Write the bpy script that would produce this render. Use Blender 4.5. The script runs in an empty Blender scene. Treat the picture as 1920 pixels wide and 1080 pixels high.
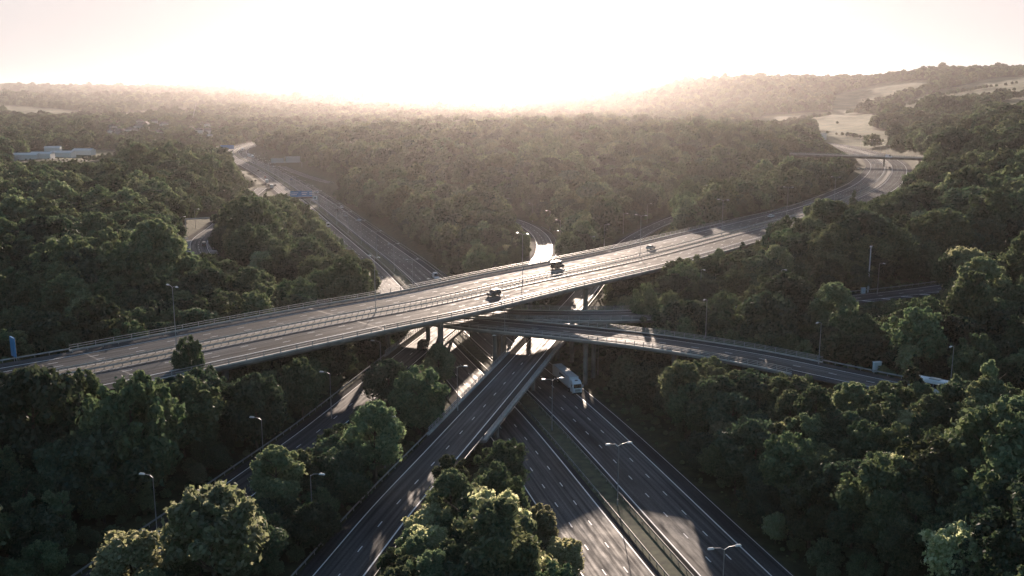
import bpy, bmesh, math, random
import numpy as np
from mathutils import Vector, Matrix

random.seed(7)
RNG = np.random.default_rng(11)
S = bpy.context.scene
COL = S.collection

# ------------------------------------------------------------------ camera, sky, sun, exposure
CAMH, PITCH, FPX = 75.0, math.radians(11.2), 1800.0
cam_d = bpy.data.cameras.new("camera")
cam = bpy.data.objects.new("camera", cam_d)
COL.objects.link(cam)
cam.location = (0, 0, CAMH)
cam.rotation_euler = (math.radians(90) - PITCH, 0, 0)
cam_d.sensor_width = 36.0
cam_d.lens = FPX / 1920 * 36.0
cam_d.clip_start = 1.0
cam_d.clip_end = 60000
S.camera = cam

SUN_EL, SUN_AZ = math.radians(10.2), math.radians(1.5)      # azimuth clockwise from +Y
world = bpy.data.worlds.new("World")
S.world = world
world.use_nodes = True
nt = world.node_tree
nt.nodes.clear()
sky = nt.nodes.new("ShaderNodeTexSky")
sky.sky_type = 'NISHITA'
sky.sun_disc = False
sky.sun_elevation = SUN_EL
sky.sun_rotation = SUN_AZ
sky.altitude = 100
sky.air_density = 1.0
sky.dust_density = 1.0
sky.ozone_density = 2.5
bg = nt.nodes.new("ShaderNodeBackground")
bg.inputs['Strength'].default_value = 0.11
wo = nt.nodes.new("ShaderNodeOutputWorld")
sky_cap = nt.nodes.new("ShaderNodeVectorMath")          # clamps the sky colour so the glow near the sun stays pale
sky_cap.operation = 'MINIMUM'
sky_cap.inputs[1].default_value = (3.9, 3.6, 3.55)
nt.links.new(sky.outputs[0], sky_cap.inputs[0])
nt.links.new(sky_cap.outputs[0], bg.inputs[0])
nt.links.new(bg.outputs[0], wo.inputs[0])

sun_d = bpy.data.lights.new("sun", 'SUN')
sun_d.energy = 5.0
sun_d.angle = math.radians(0.6)
sun_d.color = (1.0, 0.80, 0.65)
sun = bpy.data.objects.new("sun", sun_d)
COL.objects.link(sun)
sv = Vector((math.sin(SUN_AZ) * math.cos(SUN_EL), math.cos(SUN_AZ) * math.cos(SUN_EL), math.sin(SUN_EL)))
sun.rotation_euler = sv.to_track_quat('Z', 'Y').to_euler()
sun.location = (0, 0, 300)

S.view_settings.view_transform = 'Standard'
S.view_settings.look = 'None'
S.view_settings.gamma = 1.0
S.view_settings.use_curve_mapping = False
S.view_settings.exposure = 0.92
S.render.engine = 'CYCLES'
S.cycles.max_bounces = 5
S.cycles.diffuse_bounces = 2
S.cycles.glossy_bounces = 2
S.cycles.transmission_bounces = 2
S.cycles.volume_bounces = 1
S.cycles.transparent_max_bounces = 4
S.cycles.use_denoising = True

# ------------------------------------------------------------------ picture <-> place
CP, SP = math.cos(PITCH), math.sin(PITCH)
def at(px, py, z=0.0):
    """the point of the level plane z that the photograph shows at px, py"""
    x, y = (px - 960) / FPX, (540 - py) / FPX
    d = (x, CP + y * SP, -SP + y * CP)
    t = (z - CAMH) / d[2]
    return (x * t, d[1] * t, z)
def px_of(X, Y, Z):
    X, Y, Z = np.asarray(X, float), np.asarray(Y, float), np.asarray(Z, float) - CAMH
    dep = Y * CP - Z * SP
    dep = np.where(dep < 1, 1, dep)
    return 960 + X / dep * FPX, 540 - (Y * SP + Z * CP) / dep * FPX

# ------------------------------------------------------------------ materials
def mat(name):
    m = bpy.data.materials.new(name)
    m.use_nodes = True
    t = m.node_tree
    b = t.nodes['Principled BSDF']
    return m, t, b
def N(t, kind, **kw):
    n = t.nodes.new(kind)
    for k, v in kw.items():
        if k in n.inputs.keys():
            n.inputs[k].default_value = v
        else:
            setattr(n, k, v)
    return n
def ramp(t, src, stops):
    r = t.nodes.new('ShaderNodeValToRGB')
    e = r.color_ramp.elements
    while len(e) < len(stops):
        e.new(0.5)
    for i, (p, c) in enumerate(stops):
        e[i].position = p
        e[i].color = (c[0], c[1], c[2], 1) if hasattr(c, '__len__') else (c, c, c, 1)
    t.links.new(src, r.inputs[0])
    return r
def mixc(t, fac, a, b, mode='MIX'):
    n = t.nodes.new('ShaderNodeMix')
    n.data_type = 'RGBA'
    n.blend_type = mode
    for i, v in ((0, fac), (6, a), (7, b)):
        if hasattr(v, 'default_value') or hasattr(v, 'is_linked'):
            t.links.new(v, n.inputs[i])
        elif hasattr(v, '__len__'):
            n.inputs[i].default_value = (*v[:3], 1)
        else:
            n.inputs[i].default_value = v
    return n.outputs[2]
def plain(name, col, rough=0.6, metal=0.0, var=0.25, scale=0.8):
    m, t, b = mat(name)
    tc = N(t, 'ShaderNodeTexCoord')
    nz = N(t, 'ShaderNodeTexNoise', Scale=scale, Detail=5.0)
    t.links.new(tc.outputs['Object'], nz.inputs['Vector'])
    r = ramp(t, nz.outputs['Fac'], [(0.3, [c * (1 - var) for c in col]), (0.7, [min(1, c * (1 + var)) for c in col])])
    t.links.new(r.outputs[0], b.inputs['Base Color'])
    b.inputs['Roughness'].default_value = rough
    b.inputs['Metallic'].default_value = metal
    return m
def asphalt(name, base, rlo, rhi, streak=0.35):
    """UV is in metres: u across the road, v along it"""
    m, t, b = mat(name)
    uv = N(t, 'ShaderNodeUVMap')
    def noise(sx, sy, sc, det=3.0):
        mp = N(t, 'ShaderNodeMapping')
        mp.inputs['Scale'].default_value = (sx, sy, 1)
        t.links.new(uv.outputs[0], mp.inputs[0])
        nz = N(t, 'ShaderNodeTexNoise', Scale=sc, Detail=det)
        t.links.new(mp.outputs[0], nz.inputs['Vector'])
        return nz.outputs['Fac']
    st = noise(1.0, 0.012, 1.6, 4.0)            # streaks that run along the lanes
    pa = noise(0.12, 0.03, 1.0, 4.0)            # repaired lengths
    fi = noise(1.0, 1.0, 3.0, 6.0)              # grain
    sp = noise(1.0, 0.25, 1.0, 3.0)
    c1 = ramp(t, st, [(0.30, [base * (1 - streak) * k for k in (1.0, 1.0, 1.0)]), (0.70, [base * (1 + streak) * k for k in (1.02, 1.0, 0.97)])])
    c2 = ramp(t, pa, [(0.38, 0.62), (0.62, 1.25)])
    c3 = ramp(t, fi, [(0.3, 0.72), (0.7, 1.25)])
    x = mixc(t, 1.0, c1.outputs[0], c2.outputs[0], 'MULTIPLY')
    x = mixc(t, 1.0, x, c3.outputs[0], 'MULTIPLY')
    t.links.new(x, b.inputs['Base Color'])
    rr = mixc(t, 0.55, ramp(t, st, [(0.36, rhi), (0.62, rlo)]).outputs[0], ramp(t, sp, [(0.3, rhi), (0.7, rlo)]).outputs[0])
    t.links.new(rr, b.inputs['Roughness'])
    b.inputs['IOR'].default_value = 1.5
    b.inputs['Specular IOR Level'].default_value = 0.02 if rlo > 0.5 else 0.10
    bp = N(t, 'ShaderNodeBump', Strength=0.25, Distance=0.02)
    t.links.new(fi, bp.inputs['Height'])
    t.links.new(bp.outputs[0], b.inputs['Normal'])
    return m
def foliage(name, dark, light, trans=0.35, hue=None):
    m, t, b = mat(name)
    t.nodes.remove(b)
    out = t.nodes['Material Output']
    oi = N(t, 'ShaderNodeObjectInfo')
    geo = N(t, 'ShaderNodeNewGeometry')
    r = ramp(t, geo.outputs['Random Per Island'], [(0.0, dark), (1.0, light)])
    hs = N(t, 'ShaderNodeHueSaturation')
    mr = N(t, 'ShaderNodeMapRange')
    mr.inputs[3].default_value = 0.465
    mr.inputs[4].default_value = 0.515
    t.links.new(oi.outputs['Random'], mr.inputs[0])
    t.links.new(mr.outputs[0], hs.inputs['Hue'])
    mv = N(t, 'ShaderNodeMath', operation='MULTIPLY_ADD')
    ms = N(t, 'ShaderNodeMath', operation='MULTIPLY')
    ms.inputs[1].default_value = 7.31
    t.links.new(oi.outputs['Random'], ms.inputs[0])
    fr = N(t, 'ShaderNodeMath', operation='FRACT')
    t.links.new(ms.outputs[0], fr.inputs[0])
    t.links.new(fr.outputs[0], mv.inputs[0])
    mv.inputs[1].default_value = 1.1
    mv.inputs[2].default_value = 0.6
    t.links.new(mv.outputs[0], hs.inputs['Value'])
    t.links.new(r.outputs[0], hs.inputs['Color'])
    df = N(t, 'ShaderNodeBsdfDiffuse')
    tr = N(t, 'ShaderNodeBsdfTranslucent')
    gl = N(t, 'ShaderNodeBsdfGlossy', Roughness=0.5)
    gl.inputs['Color'].default_value = (0.6, 0.6, 0.6, 1)
    t.links.new(hs.outputs[0], df.inputs[0])
    t.links.new(mixc(t, 1.0, hs.outputs[0], (3.7, 3.2, 3.0), 'MULTIPLY'), tr.inputs[0])
    m1 = N(t, 'ShaderNodeMixShader')
    m1.inputs[0].default_value = trans
    t.links.new(df.outputs[0], m1.inputs[1])
    t.links.new(tr.outputs[0], m1.inputs[2])
    m2 = N(t, 'ShaderNodeMixShader')
    m2.inputs[0].default_value = 0.03
    t.links.new(m1.outputs[0], m2.inputs[1])
    t.links.new(gl.outputs[0], m2.inputs[2])
    t.links.new(m2.outputs[0], out.inputs['Surface'])
    return m

M = {}
M['asphalt'] = asphalt('asphalt_lanes', 0.070, 0.48, 0.82, 0.6)
M['asphalt_top'] = asphalt('asphalt_viaduct_lanes', 0.085, 0.55, 0.85, 0.5)
M['shoulder'] = asphalt('asphalt_hard_shoulder', 0.055, 0.80, 1.0)
M['shoulder_top'] = asphalt('asphalt_viaduct_shoulder', 0.085, 0.85, 1.0, 0.2)
M['gravel'] = plain('reserve_gravel', (0.075, 0.066, 0.052), 0.85, 0, 0.7, 0.9)
M['verge'] = plain('verge_grass', (0.060, 0.066, 0.030), 0.9, 0, 0.55, 0.6)
M['paint'] = plain('road_paint', (0.72, 0.72, 0.70), 0.5, 0, 0.12, 1.5)
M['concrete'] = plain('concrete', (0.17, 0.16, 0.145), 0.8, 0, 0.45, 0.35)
M['concrete_pale'] = plain('concrete_edge_beam', (0.42, 0.40, 0.36), 0.7, 0, 0.2, 0.5)  # paler concrete than the decks and piers
M['steel'] = plain('galvanised_steel', (0.42, 0.43, 0.44), 0.42, 0.7, 0.15, 1.0)
M['rail'] = plain('weathered_rail', (0.36, 0.36, 0.35), 0.5, 0.5, 0.25, 1.0)
M['lamp'] = plain('lamp_housing', (0.62, 0.63, 0.62), 0.35, 0.0, 0.05, 1.0)
M['bark'] = plain('bark', (0.085, 0.065, 0.045), 0.9, 0, 0.35, 2.0)
M['joint'] = plain('deck_joint', (0.03, 0.03, 0.032), 0.7, 0, 0.2, 1.0)
M['white'] = plain('white_paint', (0.78, 0.78, 0.77), 0.35, 0, 0.03, 1.0)
M['silver'] = plain('silver_paint', (0.45, 0.46, 0.47), 0.3, 0.5, 0.03, 1.0)
M['dark'] = plain('dark_paint', (0.018, 0.022, 0.028), 0.22, 0.0, 0.1, 1.0)
M['red'] = plain('red_paint', (0.32, 0.03, 0.02), 0.3, 0, 0.05, 1.0)
M['blue'] = plain('blue_paint', (0.03, 0.07, 0.2), 0.3, 0, 0.05, 1.0)
M['green'] = plain('green_paint', (0.04, 0.20, 0.09), 0.4, 0, 0.05, 1.0)
M['glass'] = plain('dark_glass', (0.012, 0.014, 0.017), 0.08, 0, 0.05, 1.0)
M['tyre'] = plain('tyre_rubber', (0.015, 0.015, 0.015), 0.85, 0, 0.1, 1.0)
M['black'] = plain('black_plastic', (0.02, 0.02, 0.02), 0.6, 0, 0.1, 1.0)
M['greyroof'] = plain('trailer_roof', (0.50, 0.51, 0.50), 0.5, 0, 0.15, 0.6)
M['signblue'] = plain('sign_blue', (0.04, 0.19, 0.40), 0.4, 0, 0.04, 1.0)
M['signback'] = plain('sign_back', (0.30, 0.32, 0.33), 0.5, 0.3, 0.1, 1.0)
M['cabinet'] = plain('cabinet_grey', (0.50, 0.56, 0.58), 0.5, 0, 0.08, 1.0)
M['roofwhite'] = plain('shed_roof', (0.60, 0.57, 0.52), 0.7, 0, 0.1, 0.05)
M['tile'] = plain('roof_tile', (0.15, 0.115, 0.10), 0.8, 0, 0.2, 1.0)
M['render'] = plain('house_wall', (0.62, 0.58, 0.53), 0.8, 0, 0.1, 1.0)
M['headlight'] = plain('headlight_lens', (0.8, 0.8, 0.8), 0.15, 0, 0.02, 1.0)
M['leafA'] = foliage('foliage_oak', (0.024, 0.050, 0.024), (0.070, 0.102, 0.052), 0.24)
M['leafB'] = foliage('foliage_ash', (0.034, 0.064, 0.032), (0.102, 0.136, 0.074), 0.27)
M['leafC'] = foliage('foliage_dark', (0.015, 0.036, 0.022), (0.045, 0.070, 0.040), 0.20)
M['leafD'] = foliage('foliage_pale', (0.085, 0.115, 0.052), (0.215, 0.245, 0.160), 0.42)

# ------------------------------------------------------------------ object helpers
def link(name, mesh, parent=None, material=None, smooth=False):
    o = bpy.data.objects.new(name, mesh)
    COL.objects.link(o)
    if material is not None:
        mesh.materials.clear()
        mesh.materials.append(M[material] if isinstance(material, str) else material)
    if smooth:
        mesh.polygons.foreach_set('use_smooth', [True] * len(mesh.polygons))
    if parent is not None:
        o.parent = parent
    return o
def tag(o, label=None, cat=None, group=None, kind=None):
    if label: o['label'] = label
    if cat: o['category'] = cat
    if group: o['group'] = group
    if kind: o['kind'] = kind
    return o
def thing(name, label, cat, loc=(0, 0, 0), rz=0.0, group=None):
    o = bpy.data.objects.new(name, None)
    COL.objects.link(o)
    o.empty_display_size = 0.5
    o.location = loc
    o.rotation_euler = (0, 0, rz)
    return tag(o, label, cat, group)
def dup(root, loc, rz=0.0, label=None, group=None, scale=None, cat=None):
    r = root.copy()
    COL.objects.link(r)
    r.location = loc
    r.rotation_euler = (0, 0, rz)
    if scale is not None: r.scale = scale
    if label: r['label'] = label
    if group: r['group'] = group
    for ch in list(root.children):
        c = ch.copy(); COL.objects.link(c); c.parent = r
        for g in list(ch.children):
            k = g.copy(); COL.objects.link(k); k.parent = c
    return r

class MB:
    """collects vertices and faces of ONE mesh"""
    def __init__(s): s.v, s.f, s.uv = [], [], []
    def quad(s, pts, uvs=None):
        i = len(s.v); s.v += [tuple(p) for p in pts]; s.f.append(tuple(range(i, i + len(pts))))
        s.uv += uvs if uvs else [(0, 0)] * len(pts)
    def box(s, c, d, rz=0.0, taper=1.0):
        cx, cy, cz = c; hx, hy, hz = d[0] / 2, d[1] / 2, d[2] / 2
        co, si = math.cos(rz), math.sin(rz)
        P = []
        for z, k in ((-hz, 1), (hz, taper)):
            for x, y in ((-hx, -hy), (hx, -hy), (hx, hy), (-hx, hy)):
                x, y = x * k, y * k
                P.append((cx + x * co - y * si, cy + x * si + y * co, cz + z))
        for q in ((3, 2, 1, 0), (4, 5, 6, 7), (0, 1, 5, 4), (1, 2, 6, 5), (2, 3, 7, 6), (3, 0, 4, 7)):
            s.quad([P[j] for j in q])
    def tube(s, p, q, r0, r1=None, n=8, caps=True):
        p, q = Vector(p), Vector(q); r1 = r0 if r1 is None else r1
        ax = (q - p).normalized(); a = ax.orthogonal().normalized(); b = ax.cross(a)
        i = len(s.v)
        for c, r in ((p, r0), (q, r1)):
            for k in range(n):
                w = 2 * math.pi * k / n
                s.v.append(tuple(c + a * math.cos(w) * r + b * math.sin(w) * r))
        for k in range(n):
            s.f.append((i + k, i + (k + 1) % n, i + n + (k + 1) % n, i + n + k)); s.uv += [(0, 0)] * 4
        if caps:
            s.f.append(tuple(i + k for k in reversed(range(n)))); s.uv += [(0, 0)] * n
            s.f.append(tuple(i + n + k for k in range(n))); s.uv += [(0, 0)] * n
    def prism(s, prof, x0, x1, inset=0.0):
        """profile of (y, z) points swept along x"""
        n = len(prof)
        A = [(x0, y, z) for y, z in prof]; B = [(x1, y, z) for y, z in prof]
        s.quad(A[::-1]); s.quad(B)
        for k in range(n):
            j = (k + 1) % n
            s.quad([A[k], A[j], B[j], B[k]])
    def mesh(s, name):
        m = bpy.data.meshes.new(name)
        m.from_pydata(s.v, [], s.f)
        u = m.uv_layers.new(name='UVMap')
        u.data.foreach_set('uv', np.array(s.uv, dtype=np.float32).ravel())
        m.validate(); m.update()
        return m
    def build(s, name, material, parent=None, smooth=False, bevel=0.0):
        me = s.mesh(name)
        if bevel > 0:
            bm = bmesh.new(); bm.from_mesh(me)
            bmesh.ops.remove_doubles(bm, verts=bm.verts, dist=1e-5)
            bmesh.ops.bevel(bm, geom=bm.edges[:], offset=bevel, segments=2, affect='EDGES', clamp_overlap=True)
            bmesh.ops.recalc_face_normals(bm, faces=bm.faces)
            bm.to_mesh(me); bm.free()
        return link(name, me, parent, material, smooth)

# ------------------------------------------------------------------ paths (one per road, middle line)
class Path:
    def __init__(s, pts, step=2.0):
        P = np.array([(p[0], p[1], p[2] if len(p) > 2 else 0.0) for p in pts], float)
        P = np.vstack([2 * P[0] - P[1], P, 2 * P[-1] - P[-2]])
        out = []
        for i in range(1, len(P) - 2):
            p0, p1, p2, p3 = P[i - 1:i + 3]
            L = np.linalg.norm(p2 - p1)
            # centripetal parameters
            t0 = 0; t1 = t0 + np.linalg.norm(p1 - p0) ** .5; t2 = t1 + L ** .5; t3 = t2 + np.linalg.norm(p3 - p2) ** .5
            n = max(2, int(L / step))
            for t in np.linspace(t1, t2, n, endpoint=False):
                A1 = (t1 - t) / (t1 - t0) * p0 + (t - t0) / (t1 - t0) * p1
                A2 = (t2 - t) / (t2 - t1) * p1 + (t - t1) / (t2 - t1) * p2
                A3 = (t3 - t) / (t3 - t2) * p2 + (t - t2) / (t3 - t2) * p3
                B1 = (t2 - t) / (t2 - t0) * A1 + (t - t0) / (t2 - t0) * A2
                B2 = (t3 - t) / (t3 - t1) * A2 + (t - t1) / (t3 - t1) * A3
                out.append((t2 - t) / (t2 - t1) * B1 + (t - t1) / (t2 - t1) * B2)
        out.append(P[-2])
        s.P = np.array(out)
        for _ in range(6):      # iron out small kinks of the picked points
            q = s.P.copy()
            q[1:-1] = (s.P[:-2] + 2 * s.P[1:-1] + s.P[2:]) / 4
            s.P = q
        s.s = np.concatenate([[0], np.cumsum(np.linalg.norm(np.diff(s.P[:, :2], axis=0), axis=1))])
        T = np.gradient(s.P[:, :2], axis=0)
        T /= np.linalg.norm(T, axis=1)[:, None]
        s.T = T
        s.L = s.s[-1]
    def pos(s, t, off=0.0, dz=0.0):
        x = np.interp(t, s.s, s.P[:, 0]); y = np.interp(t, s.s, s.P[:, 1]); z = np.interp(t, s.s, s.P[:, 2])
        tx = np.interp(t, s.s, s.T[:, 0]); ty = np.interp(t, s.s, s.T[:, 1])
        return (float(x + ty * off), float(y - tx * off), float(z + dz))
    def ang(s, t):
        return math.atan2(float(np.interp(t, s.s, s.T[:, 1])), float(np.interp(t, s.s, s.T[:, 0])))
    def near(s, x, y):
        d = (s.P[:, 0] - x) ** 2 + (s.P[:, 1] - y) ** 2
        i = int(np.argmin(d))
        n = np.array([s.T[i, 1], -s.T[i, 0]])
        return float(s.s[i]), float(np.dot(np.array([x, y]) - s.P[i, :2], n))
    def samples(s, s0, s1):
        k = (s.s > s0) & (s.s < s1)
        return np.concatenate([[s0], s.s[k], [s1]])
def extrap(pts, back):
    a, b = np.array(pts[0]), np.array(pts[1])
    d = (a - b); d[2] = 0; d /= np.linalg.norm(d)
    return [tuple(a + d * back)] + list(pts)

A = Path(extrap([at(1270, 1080), at(1010, 780), at(868, 640), at(735, 505), at(681, 460), at(632, 420), at(591, 386), at(550, 356), at(500, 322),
                 at(463, 303), at(447, 293), at(442, 284), at(452, 277), at(475, 270), at(510, 262)], 60))
B = Path(extrap([at(657, 1052, 7), at(732, 959, 7), at(842, 836, 7), at(1018, 637, 7), at(1085, 561, 7), at(1180, 452, 7.5), at(1250, 415, 9),
                 at(1330, 386, 12), at(1430, 345, 16), at(1500, 318, 19), at(1545, 300, 19.5)], 60))
C = Path(extrap([at(456, 912, 7), at(508, 874, 7), at(591, 813, 7), at(797, 642, 7), at(850, 602, 7), at(1010, 490, 7), at(1021, 463, 7), at(1010, 439, 7),
                 at(983, 421, 7), at(945, 408, 6), at(880, 393, 5), at(800, 378, 4), at(700, 357, 2.5), at(612, 341, 1.5), at(552, 322, .8), at(528, 312, .4)], 70))
D = Path([at(492, 352, 0.2), at(445, 390, 3), at(405, 425, 7), at(374, 452, 9), at(380, 480, 10), at(430, 520, 12), at(515, 547, 13), (-12, 264, 13), (11.6, 254, 13),
          at(1217, 639, 13), at(1408, 669, 13), at(1613, 712, 13), at(1907, 773, 13), (140, 150, 13), (190, 98, 13)])
F = Path([(-62, 297, 13), (-36, 283, 13), (-9, 274.5, 13), (34, 272, 13), (70, 281, 13), (100, 293, 13), (141, 312, 13), (181, 338, 13), (240, 385, 14), (320, 450, 20)])
E = Path(extrap([at(0, 723, 20), at(190, 688, 20), at(320, 662, 20), at(640, 598, 20), at(807, 567, 20), at(973, 530, 20), at(1200, 482, 20), at(1353, 443, 20),
                 at(1467, 413, 20), at(1513, 402, 20), at(1557, 388, 20), at(1607, 367, 20), at(1640, 350, 20), at(1657, 335, 20), at(1666, 317, 20), at(1660, 305, 20),
                 at(1640, 293, 20), at(1600, 281, 20), at(1540, 269, 20), at(1450, 262, 21), at(1350, 257, 22)], 150))
G = Path([at(1380, 288, 28), at(1480, 288.5, 28), at(1600, 292, 28), at(1730, 296, 28), at(1900, 303, 28)])
ROADS = dict(A=A, B=B, C=C, D=D, E=E, F=F, G=G)
HALF = dict(A=19.2, B=6.5, C=6.5, D=7.6, E=18.2, F=6.8, G=5.5)

def sd(path, d, end=False):
    """chainage where the path first reaches distance d in Y"""
    k = np.argmax(path.P[:, 1] >= d)
    return float(path.s[k])
def sX(path, x):
    k = np.argmin(abs(path.P[:, 0] - x))
    return float(path.s[k])
E0, E1 = E.near(*at(190, 690, 20)[:2])[0], E.near(*at(1425, 425, 20)[:2])[0]
BR = dict(B=[(sd(B, 186), sd(B, 291))], C=[(sd(C, 246), sd(C, 350))], D=[(D.near(-76, 307)[0], D.near(72, 219)[0])], F=[(0, F.near(55, 276)[0])],
          E=[(E0, E1)], G=[(0, G.L)], A=[])

# ------------------------------------------------------------------ terrain height
DROWS = [60, 110, 150, 200, 260, 330, 420, 550, 700, 900, 1200, 1600, 2200, 3000, 4500, 7000, 11000, 16000]
PCOLS = [-500, 0, 250, 450, 600, 750, 960, 1150, 1300, 1400, 1500, 1600, 1750, 1920, 2400]
TZ = np.array([
    [10, 8, 7, 7, 6, 6, 5, 2, 0, 0, 1, 3, 6, 9, 11],          # 60
    [10, 8, 7, 7, 6, 6, 5, 1, 0, 0, 2, 5, 7, 10, 12],         # 110
    [12, 9, 7, 7, 6, 6, 4, 0, 0, 1, 3, 6, 8, 10, 13],         # 150
    [15, 12, 9, 7, 6, 4, 0, 0, 2, 5, 7, 9, 11, 12, 15],       # 200
    [16, 13, 13, 11, 5, 0, 0, 1, 2, 4, 8, 11, 13, 15, 18],       # 260
    [18, 15, 15, 14, 9, 0, 0, 3, 9, 12, 15, 16, 17, 19, 23],     # 330
    [18, 12, 14, 13, 6, 0, 4, 7, 12, 16, 18, 18, 20, 25, 33],  # 420
    [16, 9, 14, 9, 1, 6, 11, 12, 14, 17, 19, 19, 24, 34, 45], # 550
    [12, 8, 22, 12, 1, 14, 23, 22, 20, 21, 21, 20, 31, 44, 55],   # 700
    [8, 8, 18, 9, 8, 26, 34, 34, 34, 33, 26, 20, 32, 50, 65],     # 900
    [5, 5, 6, 0, 18, 28, 32, 33, 30, 27, 22, 20, 30, 55, 75],     # 1200
    [4, 4, 5, 3, 10, 16, 22, 24, 24, 24, 26, 30, 58, 72, 90],     # 1600
    [8, 8, 8, 8, 14, 20, 22, 22, 28, 40, 46, 48, 82, 100, 120],   # 2200
    [10, 10, 9, 8, 9, 14, 20, 50, 108, 126, 126, 124, 146, 152, 160],   # 3000
    [26, 24, 22, 18, 16, 22, 34, 80, 110, 120, 122, 120, 130, 140, 140],   # 4500
    [62, 60, 54, 50, 52, 58, 66, 90, 110, 120, 120, 120, 120, 120, 120],  # 7000
    [176, 180, 166, 160, 172, 182, 188, 184, 176, 170, 170, 170, 170, 170, 170],  # 11000
    [80] * 15], float)
LD = np.log(np.array(DROWS, float))
def _smooth(t): return t * t * (3 - 2 * t)
def hnoise(X, Y, sc):
    """cheap smooth value noise"""
    a = np.asarray(X) / sc; b = np.asarray(Y) / sc
    return (np.sin(a * 1.3 + 1.7 * np.sin(b * .7 + 1)) + np.sin(b * 1.1 + 1.9 * np.sin(a * .9 + 2)) + .5 * np.sin(a * 2.9 + b * 2.3)) / 2.5
def base_h(X, Y):
    X = np.asarray(X, float); Y = np.asarray(Y, float)
    Yc = np.clip(Y, 60, 16000)
    Yc2 = Yc
    pxx = 960 + FPX * X / (Yc * CP + 65 * SP)
    ld = np.log(Yc)
    j = np.clip(np.searchsorted(LD, ld) - 1, 0, len(LD) - 2)
    v = np.clip((ld - LD[j]) / (LD[j + 1] - LD[j]), 0, 1)
    PC = np.array(PCOLS, float)
    i = np.clip(np.searchsorted(PC, pxx) - 1, 0, len(PC) - 2)
    u = np.clip((pxx - PC[i]) / (PC[i + 1] - PC[i]), 0, 1)
    u, v = _smooth(u) * .5 + u * .5, _smooth(v) * .5 + v * .5
    z = (TZ[j, i] * (1 - u) + TZ[j, i + 1] * u) * (1 - v) + (TZ[j + 1, i] * (1 - u) + TZ[j + 1, i + 1] * u) * v
    amp = np.clip((Yc - 250) / 3000, 0, 1)
    mid = np.clip((Yc - 380) / 200, 0, 1)
    return z + hnoise(X, Y, 60) * (0.4 + 2.2 * amp + 2.2 * mid) + hnoise(X + 90, Y - 40, 24) * 1.6 * mid + hnoise(X, Y, 260) * (7 * amp)

ROAD_PTS = {}
for k, p in ROADS.items():
    st = np.arange(0, p.L, 5.0)
    xs = np.array([p.pos(t) for t in st])
    br = np.zeros(len(st), bool)
    for a, b in BR[k]:
        br |= (st > a) & (st < b)
    ROAD_PTS[k] = (xs, br)
def road_dist(X, Y, k, bridges=None):
    xs, br = ROAD_PTS[k]
    if bridges is not None:
        sel = br if bridges else ~br
        xs = xs[sel]
    if len(xs) == 0:
        return np.full(X.shape, 1e6), np.zeros(X.shape)
    D2 = np.full(X.shape, 1e12); Z = np.zeros(X.shape)
    idx = np.nonzero((X > xs[:, 0].min() - 80) & (X < xs[:, 0].max() + 80) & (Y > xs[:, 1].min() - 80) & (Y < xs[:, 1].max() + 80))[0]
    for c in range(0, len(idx), 20000):
        q = idx[c:c + 20000]
        d = (X[q, None] - xs[None, :, 0]) ** 2 + (Y[q, None] - xs[None, :, 1]) ** 2
        a = np.argmin(d, axis=1)
        D2[q] = d[np.arange(len(q)), a]; Z[q] = xs[a, 2]
    return np.sqrt(D2), Z
def height(X, Y):
    X = np.atleast_1d(np.asarray(X, float)).ravel(); Y = np.atleast_1d(np.asarray(Y, float)).ravel()
    h = base_h(X, Y)
    for k in ('E', 'D', 'F', 'C', 'B'):
        d, z = road_dist(X, Y, k, False)
        hw = HALF[k] + 1.0
        w = 1 - _smooth(np.clip((d - hw) / np.where(z - h > 3, 16.0, 12.0), 0, 1))
        h = h * (1 - w) + (z - 0.25) * w
        d, z = road_dist(X, Y, k, True)
        w = 1 - _smooth(np.clip((d - hw) / 8.0, 0, 1))
        h = np.where(h > z - 5, h * (1 - w) + (z - 5) * w, h)
    d, z = road_dist(X, Y, 'A', False)
    w = 1 - _smooth(np.clip((d - HALF['A'] - 1.5) / 11.0, 0, 1))
    return h * (1 - w) + (z - 0.2) * w
def hit(px, py):
    """first point of the terrain the photograph shows at px, py"""
    x, y = (px - 960) / FPX, (540 - py) / FPX
    d = np.array([x, CP + y * SP, -SP + y * CP])
    t = np.exp(np.linspace(math.log(60), math.log(9000), 1500))
    P = np.array([0, 0, CAMH]) + t[:, None] * d
    h = height(P[:, 0], P[:, 1])
    k = np.argmax(P[:, 2] < h)
    return (float(P[k, 0]), float(P[k, 1]), float(h[k])) if P[k, 2] < h[k] else None

def inpoly(x, y, poly):
    x = np.asarray(x); y = np.asarray(y)
    r = np.zeros(x.shape, bool)
    n = len(poly)
    for i in range(n):
        x1, y1 = poly[i]; x2, y2 = poly[(i + 1) % n]
        c = ((y1 > y) != (y2 > y)) & (x < (x2 - x1) * (y - y1) / (y2 - y1 + 1e-9) + x1)
        r ^= c
    return r
FIELDS = [  # outline as seen, minimum and maximum distance
    ([(1370, 240), (1440, 216), (1560, 208), (1665, 217), (1640, 240), (1735, 265), (1735, 285), (1530, 268), (1525, 246), (1400, 252)], 900, 2600),
    ([(1555, 212), (1560, 180), (1650, 156), (1742, 148), (1742, 168), (1640, 202), (1600, 214)], 1500, 3400),
    ([(1640, 212), (1740, 176), (1860, 146), (2100, 134), (2100, 174), (1850, 188), (1760, 200), (1700, 216)], 1200, 3400),
    ([(1840, 206), (1900, 186), (2100, 182), (2100, 212), (1880, 216)], 1000, 2600),
    ([(200, 216), (300, 205), (380, 204), (380, 216), (260, 221)], 2000, 6000),
    ([(60, 296), (40, 284), (180, 280), (240, 286), (160, 300)], 900, 1900)]
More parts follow.
